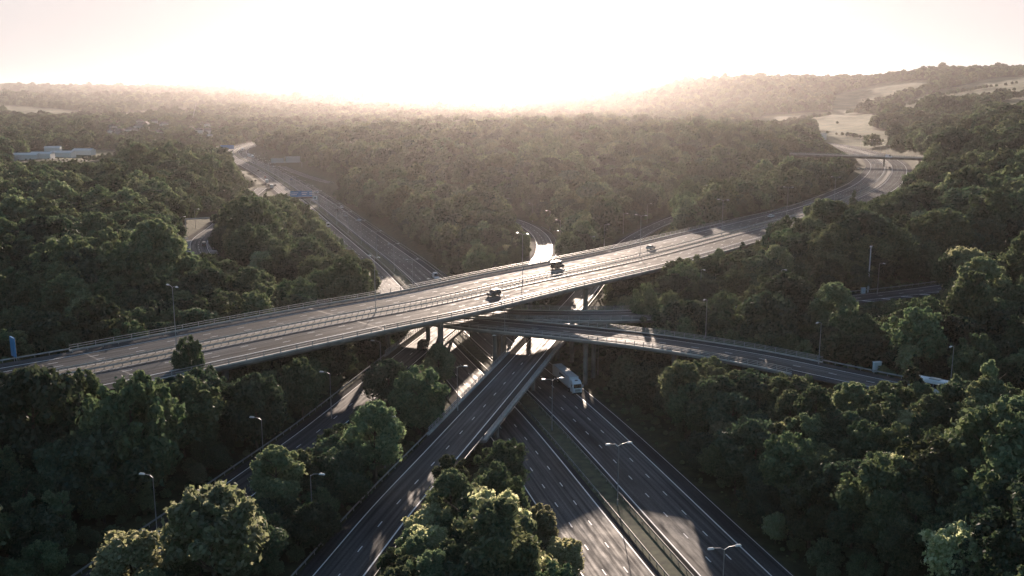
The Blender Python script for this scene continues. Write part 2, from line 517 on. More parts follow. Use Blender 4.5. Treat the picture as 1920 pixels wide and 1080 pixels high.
def in_field(X, Y, Z):
    px, py = px_of(X, Y, Z)
    r = np.zeros(px.shape, bool)
    for poly, d0, d1 in FIELDS:
        r |= inpoly(px, py, poly) & (Y > d0) & (Y < d1)
    far = (Y > 3200) & (hnoise(X + 300, Y, 520) > 0.5) & (px < 1250)
    return r | far

# the ground: one sheet to the horizon
rows = [-250, -150, -60, 0, 30, 45]
y = 58.0
while y < 16500:
    rows.append(y); y *= 1.0105
    y += 0.25
rows = np.array(rows)
us = np.linspace(-1, 1, 281)
GX = us[None, :] * (np.maximum(rows, 40)[:, None] * 0.80 + 90)
GY = np.repeat(rows[:, None], len(us), 1)
GZ = height(GX, GY).reshape(GX.shape)
nr, nc = GX.shape
gm = bpy.data.meshes.new('terrain')
verts = np.stack([GX.ravel(), GY.ravel(), GZ.ravel()], 1)
ii = np.arange(nr * nc).reshape(nr, nc)
faces = np.stack([ii[:-1, :-1].ravel(), ii[:-1, 1:].ravel(), ii[1:, 1:].ravel(), ii[1:, :-1].ravel()], 1)
gm.from_pydata(verts.tolist(), [], faces.tolist())
gm.update()
att = gm.attributes.new('field', 'FLOAT', 'POINT')
ff = in_field(GX.ravel(), GY.ravel(), GZ.ravel()).astype(np.float32)
att.data.foreach_set('value', ff)
m, t, b = mat('ground_cover')
tc = N(t, 'ShaderNodeTexCoord'); a_ = N(t, 'ShaderNodeAttribute', attribute_name='field')
n1 = N(t, 'ShaderNodeTexNoise', Scale=0.35, Detail=8.0); n2 = N(t, 'ShaderNodeTexNoise', Scale=0.02, Detail=6.0)
mp = N(t, 'ShaderNodeMapping'); mp.inputs['Scale'].default_value = (0.006, 0.05, 1); mp.inputs['Rotation'].default_value = (0, 0, 0.15)
n3 = N(t, 'ShaderNodeTexNoise', Scale=1.0, Detail=6.0)
t.links.new(tc.outputs['Object'], n1.inputs[0]); t.links.new(tc.outputs['Object'], n2.inputs[0])
t.links.new(tc.outputs['Object'], mp.inputs[0]); t.links.new(mp.outputs[0], n3.inputs[0])
scrub = ramp(t, n1.outputs[0], [(0.3, (0.018, 0.024, 0.012)), (0.6, (0.045, 0.050, 0.022)), (0.8, (0.085, 0.080, 0.038))])
fieldc = ramp(t, n3.outputs[0], [(0.34, (0.040, 0.060, 0.024)), (0.5, (0.09, 0.105, 0.045)), (0.64, (0.17, 0.155, 0.075))])
fc = mixc(t, 0.35, fieldc.outputs[0], ramp(t, n2.outputs[0], [(0.4, (0.05, 0.07, 0.03)), (0.6, (0.17, 0.15, 0.075))]).outputs[0])
t.links.new(mixc(t, a_.outputs['Fac'], scrub.outputs[0], fc), b.inputs['Base Color'])
b.inputs['Roughness'].default_value = 0.95
b.inputs['Specular IOR Level'].default_value = 0.15
bp = N(t, 'ShaderNodeBump', Strength=0.9, Distance=0.5)
t.links.new(n1.outputs[0], bp.inputs['Height']); t.links.new(bp.outputs[0], b.inputs['Normal'])
M['ground'] = m
tag(link('terrain', gm, None, 'ground', True), kind='structure')

# ------------------------------------------------------------------ roads, kerbs and paint
def ribbon(name, path, s0, s1, o0, o1, material, dz=0.0, mb=None, kind='structure', parent=None):
    """strip between two offsets; o0 / o1 may be functions of chainage"""
    own = mb is None
    mb = mb or MB()
    ss = path.samples(s0, s1)
    f0 = o0 if callable(o0) else (lambda t: o0)
    f1 = o1 if callable(o1) else (lambda t: o1)
    nsub = 1
    for a, b2 in zip(ss[:-1], ss[1:]):
        p = [path.pos(a, f0(a), dz), path.pos(a, f1(a), dz), path.pos(b2, f1(b2), dz), path.pos(b2, f0(b2), dz)]
        mb.quad(p, [(f0(a), a), (f1(a), a), (f1(b2), b2), (f0(b2), b2)])
    if own:
        o = mb.build(name, material, parent)
        if kind: tag(o, kind=kind)
        return o
def sweep(mb, path, s0, s1, prof, step=None):
    """closed (offset, height) profile swept along the path"""
    ss = path.samples(s0, s1)
    if step:
        ss = np.linspace(s0, s1, max(2, int((s1 - s0) / step)))
    n = len(prof)
    R = [[path.pos(a, o, z) for o, z in prof] for a in ss]
    i = len(mb.v)
    for r in R: mb.v += r
    for k in range(len(R) - 1):
        for j in range(n):
            a = i + k * n + j; b2 = i + k * n + (j + 1) % n
            mb.f.append((a, b2, b2 + n, a + n))
            mb.uv += [(prof[j][0], ss[k]), (prof[(j + 1) % n][0], ss[k]), (prof[(j + 1) % n][0], ss[k + 1]), (prof[j][0], ss[k + 1])]
    mb.f.append(tuple(i + j for j in range(n))); mb.uv += [(0, 0)] * n
    q = i + (len(R) - 1) * n
    mb.f.append(tuple(q + j for j in reversed(range(n)))); mb.uv += [(0, 0)] * n
def solid(mb, path, s0, s1, off, w=0.2, dz=0.012):
    ribbon('', path, s0, s1, off - w / 2, off + w / 2, None, dz, mb)
def dashes(mb, path, s0, s1, off, ln=2.0, gap=7.0, w=0.16, dz=0.012):
    s = s0
    while s + ln < s1:
        ribbon('', path, s, s + ln, off - w / 2, off + w / 2, None, dz, mb)
        s += ln + gap
def road(name, path, s0, s1, lanes, shoulders, lines, dsh, mats, markname='road_marking'):
    for a, b2 in lanes: ribbon(name, path, s0, s1, a, b2, mats[0], 0.0)
    for a, b2 in shoulders: ribbon('hard_shoulder', path, s0, s1, a, b2, mats[1], 0.0)
    mb = MB()
    for o, w in lines: solid(mb, path, s0, s1, o, w)
    for o, w in dsh: dashes(mb, path, s0, s1, o, w=w)
    tag(mb.build(markname, 'paint'), kind='structure')

# A: dual three-lane motorway at the lowest level
road('motorway', A, 0, A.L, [(-14.7, -3.4), (3.4, 14.7)], [(-18.2, -14.7), (14.7, 18.2), (-3.4, -2.4), (2.4, 3.4)],
     [(-3.6, .24), (-14.6, .24), (3.6, .24), (14.6, .24), (17.9, .12)], [(-7.27, .2), (-10.93, .2), (7.27, .2), (10.93, .2)], ('asphalt', 'shoulder'))
ribbon('reserve_grass', A, 0, A.L, -2.4, 2.4, 'verge', 0.05)
road('slip_road', B, 0, B.L, [(-3.6, 3.6)], [(-5.9, -3.6), (3.6, 5.2)], [(-3.6, .2), (3.55, .25)], [(0, .18)], ('asphalt', 'shoulder'))
road('slip_road', C, 0, C.L, [(-3.6, 3.6)], [(-5.6, -3.6), (3.6, 5.6)], [(-3.6, .2), (3.6, .2)], [(0, .18)], ('asphalt', 'shoulder'))
road('slip_road', D, 0, D.L, [(-3.65, 3.65)], [(-7.0, -3.65), (3.65, 7.0)], [(-3.65, .2), (3.65, .2)], [(0, .18)], ('asphalt', 'shoulder'))
road('slip_road', F, 0, F.L, [(-3.65, 3.65)], [(-5.6, -3.65), (3.65, 6.4)], [(-3.65, .2), (3.65, .2)], [(0, .18)], ('asphalt', 'shoulder'))
road('upper_motorway', E, 0, E.L, [(-13.3, -2.9), (2.9, 13.3)], [(-17.1, -13.3), (13.3, 17.1)],
     [(-3.1, .2), (-13.2, .24), (3.1, .2), (13.2, .24)], [(-6.6, .17), (-9.9, .17), (6.6, .17), (9.9, .17)], ('asphalt_top', 'shoulder_top'))
ribbon('reserve_gravel', E, 0, E.L, -2.9, 2.9, 'gravel', 0.03)
ribbon('bridge_road', G, 0, G.L, -4.2, 4.2, 'asphalt', 0.0)

# ------------------------------------------------------------------ bridges
def deck_mesh(path, s0, s1, hw, th, inset=2.2):
    mb = MB()
    sweep(mb, path, s0, s1, [(-hw, -.03), (hw, -.03), (hw, -.55), (hw - inset, -.75), (hw - inset - .6, -th), (-hw + inset + .6, -th), (-hw + inset, -.75), (-hw, -.55)])
    return mb
def parapet(root, path, s0, s1, off, sgn, rails=(0.35, 0.75, 1.1), post_gap=3.6, rr=0.05, beam=0.28, cap=70, rail_mat='rail'):
    """edge beam with a rail of posts on it; the posts are sub-parts"""
    mb = MB()
    o0, o1 = off - .25, off + .25
    sweep(mb, path, s0, s1, [(o0, -.02), (o1, -.02), (o1, beam), (o0, beam)])
    e = mb.build('edge_beam', 'concrete_pale', root)
    mb = MB()
    for z in rails:
        z = z + beam
        sweep(mb, path, s0, s1, [(off - rr, z - rr), (off + rr, z - rr), (off + rr, z + rr), (off - rr, z + rr)])
    r = mb.build('parapet', rail_mat, root)
    n = min(cap, max(2, int((s1 - s0) / post_gap)))
    me = None
    h = rails[-1]
    for k in range(n):
        s = s0 + (k + .5) * (s1 - s0) / n
        if me is None:
            q = MB(); q.box((0, 0, h / 2), (0.14, 0.12, h)); me = q.mesh('post')
            me.materials.append(M[rail_mat])
        o = bpy.data.objects.new('post', me); COL.objects.link(o); o.parent = r
        o.location = path.pos(s, off, beam); o.rotation_euler = (0, 0, path.ang(s))
def pier(root, path, s, offs, top, base, w=1.3, d=1.1, cap=True, oct_=True, skew=0.0):
    co = path.ang(s)
    for of in offs:
        ss = s + skew * of
        x, y, z = path.pos(ss, of)
        zb = float(height(x, y)[0]) - .5 if base is None else base
        mb = MB()
        mb.tube((x, y, zb), (x, y, z - top), w / 2 * 1.02, w / 2, 8)
        mb.box((x, y, z - top - .12), (w * 1.25, w * 1.25, .24), co)
        mb.build('pier', 'concrete', root)
    if cap:
        x, y, z = path.pos(s, (offs[0] + offs[-1]) / 2)
def bridge(label, path, s0, s1, hw, th, rails_l, rails_r, piers, name='viaduct', cat='viaduct', w=1.3, gap=3.6):
    root = thing(name, label, cat)
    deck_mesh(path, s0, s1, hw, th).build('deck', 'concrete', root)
    parapet(root, path, s0, s1, -hw + .25, -1, rails_l, gap)
    parapet(root, path, s0, s1, hw - .25, 1, rails_r, gap)
    for s, offs in piers:
        pier(root, path, s, offs, th, None, w)
    return root
sE = lambda px, py: E.near(*at(px, py, 20)[:2])[0]
ptsE = [sE(815, 585), sE(1097, 527), sE(1302, 478)]
gapE = (ptsE[2] - ptsE[0]) / 2
pe = [(ptsE[0] + k * gapE, (-11.5, 11.5)) for k in (-2, -1, 0, 1, 2)]
vi = bridge('long pale concrete viaduct carrying the topmost motorway across all the other roads', E, E0, E1, 18.0, 1.9, (.55, 1.05), (.5, 1.0), pe, w=1.5, gap=3.6)
sD = lambda x, y: D.near(x, y)[0]
bridge('curved concrete viaduct with white-posted rails sweeping over the slip road and motorway', D, BR['D'][0][0], BR['D'][0][1], 7.4, 1.5, (.4, .8, 1.15), (.4, .8, 1.15),
       [(sD(-45, 287), (-3.2, 3.2)), (sD(-22, 271), (-3.2, 3.2)), (sD(-3, 261), (-3.2, 3.2)), (sD(20.6, 250), (-3.2, 3.2)), (sD(43, 238), (-3.2, 3.2)), (sD(60, 227), (-3.2, 3.2))], w=1.25, gap=2.6)
bridge('short level viaduct half hidden behind the curved one and under the topmost viaduct', F, 2, BR['F'][0][1], 6.7, 1.4, (.4, .8, 1.15), (.4, .8, 1.15),
       [(F.near(-4, 274)[0], (-3, 3)), (F.near(18, 273)[0], (-3, 3)), (F.near(42, 274)[0], (-3, 3))], w=1.2, gap=2.8)
bridge('straight sunlit slip road bridge crossing the motorway below the curved viaduct', B, BR['B'][0][0], BR['B'][0][1], 6.3, 1.3, (.4, .8, 1.2), (.3, .6, .9),
       [(sd(B, 205), (-3, 3)), (sd(B, 240), (-3, 3)), (sd(B, 272), (-3, 3))], w=1.1, gap=1.9)
bridge('slip road bridge with picket-like parapets, parallel to the sunlit one and further off', C, BR['C'][0][0], BR['C'][0][1], 6.3, 1.3, (.4, .8, 1.2), (.3, .6, .9),
       [(sd(C, 262), (-3, 3)), (sd(C, 299), (-3, 3)), (sd(C, 335), (-3, 3))], w=1.1, gap=1.9)
gx = [G.near(*at(p, 292, 28)[:2])[0] for p in (1540, 1662, 1745)]
bridge('slim dark bridge crossing the bend of the upper motorway', G, 30, G.L - 10, 5.0, 2.0, (.5, 1.0), (.5, 1.0), [(s, (0,)) for s in gx], name='overbridge', cat='bridge', w=1.4)
# expansion joints across the long viaduct, and its pale repaired strip
mb = MB()
for s in (E0 + 1.5, E0 + 62, sE(1215, 480), E1 - 16):
    for a, b2 in ((-17, -3), (3, 17)):
        p = [E.pos(s, a, .006), E.pos(s, b2, .006), E.pos(s + .55, b2, .006), E.pos(s + .55, a, .006)]
        mb.quad(p)
tag(mb.build('expansion_joint_surface', 'joint'), kind='structure')

# ------------------------------------------------------------------ safety barriers
def barrier(path, s0, s1, off, label, double=False, gap=3.2, posts=90, group='steel safety barriers beside the roads', z=0.62):
    root = thing('safety_barrier', label, 'safety barrier', group=None)
    mb = MB()
    for o in ((off - .22, off + .22) if double else (off,)):
        sweep(mb, path, s0, s1, [(o - .03, z - .16), (o + .03, z - .16), (o + .05, z), (o + .03, z + .16), (o - .03, z + .16)], step=None)
    mb.build('rail', 'rail', root)
    q = MB(); q.box((0, 0, z / 2), (.12, .1 if not double else .4, z)); me = q.mesh('post'); me.materials.append(M['rail'])
    n = int((s1 - s0) / gap)
    rest = MB()
    order = sorted(range(n), key=lambda k: abs(path.pos(s0 + k * gap)[1] - 130))
    for j, k in enumerate(order):
        s = s0 + k * gap
        p = path.pos(s, off)
        if j < posts:
            o = bpy.data.objects.new('post', me); COL.objects.link(o); o.parent = root
            o.location = p; o.rotation_euler = (0, 0, path.ang(s))
        else:
            rest.box((p[0], p[1], p[2] + z / 2), (.12, .1, z), path.ang(s))
    if rest.v:
        tag(rest.build('post', 'rail', root), kind='stuff')
    return root
barrier(A, 0, A.L * .9, -1.9, 'steel barrier along the grass reserve on the side of the away-going lowest carriageway')
barrier(A, 0, A.L * .9, 1.9, 'steel barrier along the grass reserve beside the carriageway with the white lorry')
barrier(E, 0, E.L * .8, -2.3, 'steel barrier on the far edge of the gravel reserve of the topmost viaduct', gap=1.9, posts=95)
barrier(E, 0, E.L * .8, 2.3, 'steel barrier on the near edge of the gravel reserve of the topmost viaduct', gap=1.9, posts=95)
barrier(E, 40, E0, -17.4, 'pale steel barrier leading up to the far parapet of the topmost viaduct')
barrier(E, E1, E1 + 420, -17.4, 'steel barrier along the bushes where the topmost viaduct meets the hill')
barrier(E, E0, E1, -15.9, 'steel barrier just inside the far parapet of the topmost viaduct', gap=3.6)
barrier(B, 0, BR['B'][0][0], -6.1, 'steel barrier beside the trees on the outer edge of the lit slip road')
barrier(B, 0, BR['B'][0][0], 5.6, 'steel barrier between the lit slip road and the island of trees')
barrier(B, BR['B'][0][1], B.near(*at(1250, 415, 9)[:2])[0] + 30, 5.5, 'pale steel barrier on the slip road where it climbs out from under the viaducts')
barrier(C, 0, BR['C'][0][0], -5.9, 'steel barrier at the foot of the dark slope beside the shaded slip road')
barrier(C, BR['C'][0][1], BR['C'][0][1] + 160, 5.9, 'steel barrier round the bend of the slip road behind the topmost viaduct')
barrier(D, BR['D'][0][1], D.L - 20, -7.2, 'steel barrier following the curved viaduct road past the roadside cabinet')
barrier(F, BR['F'][0][1], F.near(150, 317)[0], -6.6, 'steel barrier behind the half hidden road in the shaded trees')
barrier(A, A.near(*at(845, 527)[:2])[0], A.near(*at(575, 345)[:2])[0], 18.9, 'steel barrier between the motorway and the sunlit wood beyond the viaducts')

# ------------------------------------------------------------------ trees
def crown_mesh(seed, dia=9.0, hgt=11.0, n=7000, leaf=0.34, kind='broad', clear=0.16):
    r = np.random.default_rng(seed)
    R = dia / 2
    zc = hgt * (clear + (1 - clear) / 2); rz = hgt * (1 - clear) / 2
    if kind == 'broad':
        nl = 24
        lob, rad = [], []
        for i in range(nl):
            a = r.uniform(0, 2 * np.pi); zz = r.uniform(-.85, 1.0)
            k = math.sqrt(max(0, 1 - zz * zz)) * r.uniform(.5, .92)
            lob.append((math.cos(a) * k * R, math.sin(a) * k * R, zc + zz * rz * r.uniform(.6, .84)))
            rad.append(R * r.uniform(.17, .38))
        for i in range(16):     # leading shoots that break the outline
            a = r.uniform(0, 2 * np.pi); k = r.uniform(.1, 1.0); up = math.sqrt(max(0, 1 - k * k * .9))
            q = r.uniform(.92, 1.12)
            lob.append((math.cos(a) * k * R * q, math.sin(a) * k * R * q, zc + up * rz * q))
            rad.append(R * r.uniform(.08, .15))
        nl += 16
    elif kind == 'cone':
        nl = 40
        lob, rad = [], []
        for i in range(nl):
            v = (i + r.uniform(0, 1)) / nl
            k = (1 - v) ** .8 * R * .85 + .2
            a = r.uniform(0, 2 * np.pi)
            lob.append((math.cos(a) * k * .8, math.sin(a) * k * .8, hgt * (clear + (.97 - clear) * v)))
            rad.append(max(.35, R * .30 * (1.15 - v)))
    else:   # upright, poplar-like with several leaders
        nl = 30
        lob, rad = [], []
        lead = [(r.uniform(-.4, .4) * R, r.uniform(-.4, .4) * R, r.uniform(.75, 1)) for _ in range(4)]
        for i in range(nl):
            lx, ly, lh = lead[i % 4]
            v = r.uniform(.05, 1)
            a = r.uniform(0, 2 * np.pi); k = R * .55 * (1 - v * .75)
            lob.append((lx + math.cos(a) * k, ly + math.sin(a) * k, hgt * (clear + (.95 - clear) * v * lh)))
            rad.append(R * r.uniform(.22, .36) * (1.15 - .5 * v))
    lob = np.array(lob); rad = np.array(rad)
    pw = rad ** 2; pw = pw / pw.sum()
    c = r.choice(nl, n, p=pw)
    d = r.normal(size=(n, 3)); d[:, 2] += .35
    d /= np.linalg.norm(d, axis=1)[:, None]
    rr = rad[c] * np.where(r.random(n) < .78, r.uniform(.82, 1.10, n), r.uniform(.2, .9, n))
    # ragged sprigs
    sp = r.random(n) < .16
    rr = np.where(sp, rad[c] * r.uniform(1.1, 1.55, n), rr)
    p = lob[c] + d * rr[:, None] * np.array([1, 1, .9])
    nrm = d + r.normal(size=(n, 3)) * .75
    nrm /= np.linalg.norm(nrm, axis=1)[:, None]
    t1 = np.cross(nrm, r.normal(size=(n, 3))); t1 /= np.linalg.norm(t1, axis=1)[:, None]
    t2 = np.cross(nrm, t1)
    sz = leaf * r.uniform(.5, 1.6, n)[:, None]
    v = np.stack([p + t1 * sz, p + t2 * sz * .62 + nrm * sz * .18, p - t1 * sz, p - t2 * sz * .62 + nrm * sz * .18], 1).reshape(-1, 3)
    me = bpy.data.meshes.new('crown')
    me.vertices.add(len(v)); me.vertices.foreach_set('co', v.ravel().astype(np.float32))
    me.loops.add(n * 4); me.loops.foreach_set('vertex_index', np.arange(n * 4, dtype=np.int32))
    me.polygons.add(n)
    me.polygons.foreach_set('loop_start', np.arange(0, n * 4, 4, dtype=np.int32))
    me.polygons.foreach_set('loop_total', np.full(n, 4, dtype=np.int32))
    me.update(calc_edges=True)
    return me
def trunk_mesh(seed, hgt, r0):
    r = random.Random(seed); mb = MB()
    p = Vector((0, 0, -.6)); rad = r0
    for k in range(5):
        q = p + Vector((r.uniform(-.25, .25), r.uniform(-.25, .25), hgt * .17))
        mb.tube(p, q, rad, rad * .82, 7, False); 
        if k >= 1:
            for _ in range(2):
                a = r.uniform(0, 6.28); L = hgt * r.uniform(.18, .30)
                e = q + Vector((math.cos(a) * L * .8, math.sin(a) * L * .8, L * .7))
                mb.tube(q, e, rad * .5, rad * .15, 5, False)
        p, rad = q, rad * .82
    return mb.mesh('trunk')
KINDS = [  # name, crown args, trunk, leaf material
    ('oak_tree', dict(seed=1, dia=10, hgt=11, n=15000, leaf=.26), 'leafA'),
    ('oak_tree', dict(seed=2, dia=11, hgt=10, n=16000, leaf=.27), 'leafC'),
    ('ash_tree', dict(seed=3, dia=8.5, hgt=12, n=13000, leaf=.25), 'leafB'),
    ('ash_tree', dict(seed=4, dia=9, hgt=11, n=14000, leaf=.26), 'leafA'),
    ('maple_tree', dict(seed=5, dia=8, hgt=9, n=12500, leaf=.24), 'leafD'),
    ('poplar_tree', dict(seed=6, dia=6, hgt=12, n=9000, leaf=.24, kind='tall'), 'leafB'),
    ('pine_tree', dict(seed=7, dia=6.5, hgt=13, n=10000, leaf=.23, kind='cone'), 'leafC'),
    ('willow_shrub', dict(seed=8, dia=6.5, hgt=5, n=8000, leaf=.22, clear=.02), 'leafB')]
FARK = [
    ('oak_tree', dict(seed=21, dia=10, hgt=11, n=3800, leaf=.48), 'leafA'),
    ('oak_tree', dict(seed=22, dia=11, hgt=10, n=3800, leaf=.48), 'leafC'),
    ('ash_tree', dict(seed=23, dia=9, hgt=12, n=3400, leaf=.46), 'leafB'),
    ('pine_tree', dict(seed=24, dia=6.5, hgt=13, n=2200, leaf=.42, kind='cone'), 'leafC'),
    ('oak_tree', dict(seed=25, dia=10, hgt=10.5, n=1300, leaf=.75), 'leafA'),
    ('oak_tree', dict(seed=26, dia=10, hgt=11, n=1300, leaf=.75), 'leafC')]
PROTO = []
for i, (nm, kw, lm) in enumerate(KINDS + FARK):
    cm = crown_mesh(**kw); cm.materials.append(M[lm])
    tm = trunk_mesh(i, kw['hgt'], .14 + kw['hgt'] * .017); tm.materials.append(M['bark'])
    PROTO.append((nm, cm, tm))
src = bpy.data.collections.new('tree_crowns')       # the same crowns the wood is made of
COL.children.link(src)
used = set()
def tree(k, x, y, rz, sc, label, group=None, z=None, shz=None):
    nm, cm, tm = PROTO[k]
    z = float(height(x, y)[0]) if z is None else z
    r = thing(nm, label, 'shrub' if 'shrub' in nm else 'tree', (x, y, z), rz, group)
    r.scale = (sc, sc, sc if shz is None else shz)
    c = link('crown', cm, r); link('trunk', tm, r)
    if k not in used:
        used.add(k); SRC[k] = c
    return r
SRC = {}
# heroes: crown middle as seen (px, py), crown width as seen, kind, height scale, label; one of every kind first
def ground_under(px, py, zc_above):
    """the spot whose tree has its crown middle zc_above over the ground at px, py"""
    x, y = (px - 960) / FPX, (540 - py) / FPX
    d = np.array([x, CP + y * SP, -SP + y * CP])
    t = np.linspace(70, 1500, 2200)
    P = np.array([0, 0, CAMH]) + t[:, None] * d
    h = height(P[:, 0], P[:, 1]) + zc_above
    k = int(np.argmax(P[:, 2] < h))
    return float(P[k, 0]), float(P[k, 1]), float(h[k] - zc_above), float(t[k])
hrng = random.Random(5)
PLACED = []
def hero(px, py, wpx, k, label, stretch=1.0, group=None):
    kw = PROTO_KW[k]
    zc = kw['hgt'] * .56
    for _ in range(4):
        x, y, z, t = ground_under(px, py, zc)
        sc = wpx / FPX * t / kw['dia']
        zc = kw['hgt'] * .56 * sc * stretch
    PLACED.append((x, y, kw['dia'] * sc * .5))
    return tree(k, x, y, hrng.uniform(0, 6.28), sc, label, group, z, sc * stretch)
PROTO_KW = [kw for _, kw, _ in KINDS + FARK]
HERO = [
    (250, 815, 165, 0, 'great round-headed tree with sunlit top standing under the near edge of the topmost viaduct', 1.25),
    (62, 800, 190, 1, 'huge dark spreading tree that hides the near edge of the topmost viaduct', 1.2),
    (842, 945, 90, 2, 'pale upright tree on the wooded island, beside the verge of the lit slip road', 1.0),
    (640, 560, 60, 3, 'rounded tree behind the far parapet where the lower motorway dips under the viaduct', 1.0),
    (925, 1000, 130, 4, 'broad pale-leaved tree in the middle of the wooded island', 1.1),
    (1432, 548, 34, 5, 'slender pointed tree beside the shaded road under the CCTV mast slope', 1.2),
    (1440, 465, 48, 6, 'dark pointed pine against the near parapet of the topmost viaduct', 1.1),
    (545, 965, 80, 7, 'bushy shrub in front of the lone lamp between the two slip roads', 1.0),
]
for h in HERO: hero(*h)
# one of each distant kind, at places inside the woods that the photo shows
FARSPOT = [(500, 480), (560, 470), (900, 400), (1120, 400), (980, 330), (700, 300)]
for j, (px, py) in enumerate(FARSPOT):
    x, y, z, t = ground_under(px, py, 7)
    tree(len(KINDS) + j, x, y, 1.0, 1.05, ['round tree among the wood right behind the topmost viaduct, west of the motorway', 'dark tree at the motorway edge of the wood beyond the topmost viaduct',
         'ash in the wooded wedge between motorway and bending slip road', 'pine among broadleaved trees beyond the bending slip road', 'tree high in the hazy central wood above the bending slip road',
         'tree in the hazy wood just behind the grey sign gantry'][j], None, z)
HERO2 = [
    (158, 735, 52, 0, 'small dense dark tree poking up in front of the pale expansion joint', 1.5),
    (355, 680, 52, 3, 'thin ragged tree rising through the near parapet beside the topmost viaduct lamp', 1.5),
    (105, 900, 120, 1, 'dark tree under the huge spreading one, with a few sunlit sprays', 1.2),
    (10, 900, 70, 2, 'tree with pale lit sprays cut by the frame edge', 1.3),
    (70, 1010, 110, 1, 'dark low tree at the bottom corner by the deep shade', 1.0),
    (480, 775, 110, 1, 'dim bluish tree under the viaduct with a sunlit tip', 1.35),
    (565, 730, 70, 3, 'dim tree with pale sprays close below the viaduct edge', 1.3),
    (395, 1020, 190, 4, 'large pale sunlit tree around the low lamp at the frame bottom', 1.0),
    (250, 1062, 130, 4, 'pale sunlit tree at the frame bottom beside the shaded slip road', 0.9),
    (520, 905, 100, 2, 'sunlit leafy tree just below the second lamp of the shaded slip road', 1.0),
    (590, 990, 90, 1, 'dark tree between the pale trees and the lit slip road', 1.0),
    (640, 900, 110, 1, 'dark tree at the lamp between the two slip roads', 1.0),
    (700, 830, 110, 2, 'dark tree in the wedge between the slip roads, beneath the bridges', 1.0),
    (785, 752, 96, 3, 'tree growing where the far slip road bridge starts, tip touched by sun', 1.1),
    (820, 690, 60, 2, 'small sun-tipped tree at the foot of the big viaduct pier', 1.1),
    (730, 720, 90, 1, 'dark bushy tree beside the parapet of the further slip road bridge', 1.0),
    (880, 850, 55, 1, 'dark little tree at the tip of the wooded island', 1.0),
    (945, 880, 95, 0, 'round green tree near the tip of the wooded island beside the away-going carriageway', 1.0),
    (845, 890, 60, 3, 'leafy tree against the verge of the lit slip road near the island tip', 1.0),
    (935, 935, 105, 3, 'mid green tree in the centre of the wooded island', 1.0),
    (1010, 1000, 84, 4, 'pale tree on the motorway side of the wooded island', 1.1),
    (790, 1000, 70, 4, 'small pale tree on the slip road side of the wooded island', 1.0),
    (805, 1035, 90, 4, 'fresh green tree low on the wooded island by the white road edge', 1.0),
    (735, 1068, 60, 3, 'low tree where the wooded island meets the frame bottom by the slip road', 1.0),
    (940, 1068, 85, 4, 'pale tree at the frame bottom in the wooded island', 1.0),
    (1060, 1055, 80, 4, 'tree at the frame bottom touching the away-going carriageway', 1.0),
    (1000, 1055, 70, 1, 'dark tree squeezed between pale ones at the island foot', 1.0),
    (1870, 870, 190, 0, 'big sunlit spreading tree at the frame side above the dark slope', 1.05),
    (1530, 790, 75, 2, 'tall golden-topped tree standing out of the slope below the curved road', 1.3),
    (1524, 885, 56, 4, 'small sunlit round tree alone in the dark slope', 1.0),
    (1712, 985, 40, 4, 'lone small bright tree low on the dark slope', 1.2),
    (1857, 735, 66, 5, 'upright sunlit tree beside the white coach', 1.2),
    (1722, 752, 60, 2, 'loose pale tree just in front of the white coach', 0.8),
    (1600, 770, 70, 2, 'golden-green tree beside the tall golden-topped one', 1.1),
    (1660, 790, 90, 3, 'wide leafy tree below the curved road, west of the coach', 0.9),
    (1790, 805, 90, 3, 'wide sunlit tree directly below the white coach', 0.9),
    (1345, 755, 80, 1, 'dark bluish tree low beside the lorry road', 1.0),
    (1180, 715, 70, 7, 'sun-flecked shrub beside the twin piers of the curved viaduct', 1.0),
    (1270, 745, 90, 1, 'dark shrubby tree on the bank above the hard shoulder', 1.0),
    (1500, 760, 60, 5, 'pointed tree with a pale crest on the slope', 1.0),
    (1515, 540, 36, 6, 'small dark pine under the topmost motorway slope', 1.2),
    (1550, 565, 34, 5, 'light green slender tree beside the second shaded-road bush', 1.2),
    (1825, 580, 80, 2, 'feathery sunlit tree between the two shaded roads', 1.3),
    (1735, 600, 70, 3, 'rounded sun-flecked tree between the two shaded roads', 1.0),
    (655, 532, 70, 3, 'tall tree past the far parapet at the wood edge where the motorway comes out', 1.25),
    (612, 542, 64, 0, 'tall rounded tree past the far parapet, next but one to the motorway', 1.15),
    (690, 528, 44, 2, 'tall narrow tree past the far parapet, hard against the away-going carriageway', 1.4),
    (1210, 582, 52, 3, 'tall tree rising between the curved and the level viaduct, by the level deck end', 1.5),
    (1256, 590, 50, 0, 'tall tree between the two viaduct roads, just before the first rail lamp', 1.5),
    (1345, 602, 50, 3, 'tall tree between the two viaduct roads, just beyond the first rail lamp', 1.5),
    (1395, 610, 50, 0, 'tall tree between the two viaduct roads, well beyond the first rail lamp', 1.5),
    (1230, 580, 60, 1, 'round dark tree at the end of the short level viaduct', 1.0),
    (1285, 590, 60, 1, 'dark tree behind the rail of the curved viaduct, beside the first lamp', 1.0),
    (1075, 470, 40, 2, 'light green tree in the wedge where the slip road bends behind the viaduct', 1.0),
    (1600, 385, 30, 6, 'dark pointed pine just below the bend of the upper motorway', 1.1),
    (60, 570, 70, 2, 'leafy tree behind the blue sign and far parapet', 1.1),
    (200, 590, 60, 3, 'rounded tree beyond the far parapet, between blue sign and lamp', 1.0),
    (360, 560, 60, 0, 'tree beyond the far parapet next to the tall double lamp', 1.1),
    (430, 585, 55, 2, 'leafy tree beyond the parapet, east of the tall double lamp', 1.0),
    (565, 560, 50, 7, 'low leafy shrub beyond the parapet over the hidden slip road', 1.2),
]
for h in HERO2: hero(*h)
HX = np.array([p[0] for p in PLACED]); HY = np.array([p[1] for p in PLACED]); HR = np.array([p[2] for p in PLACED])

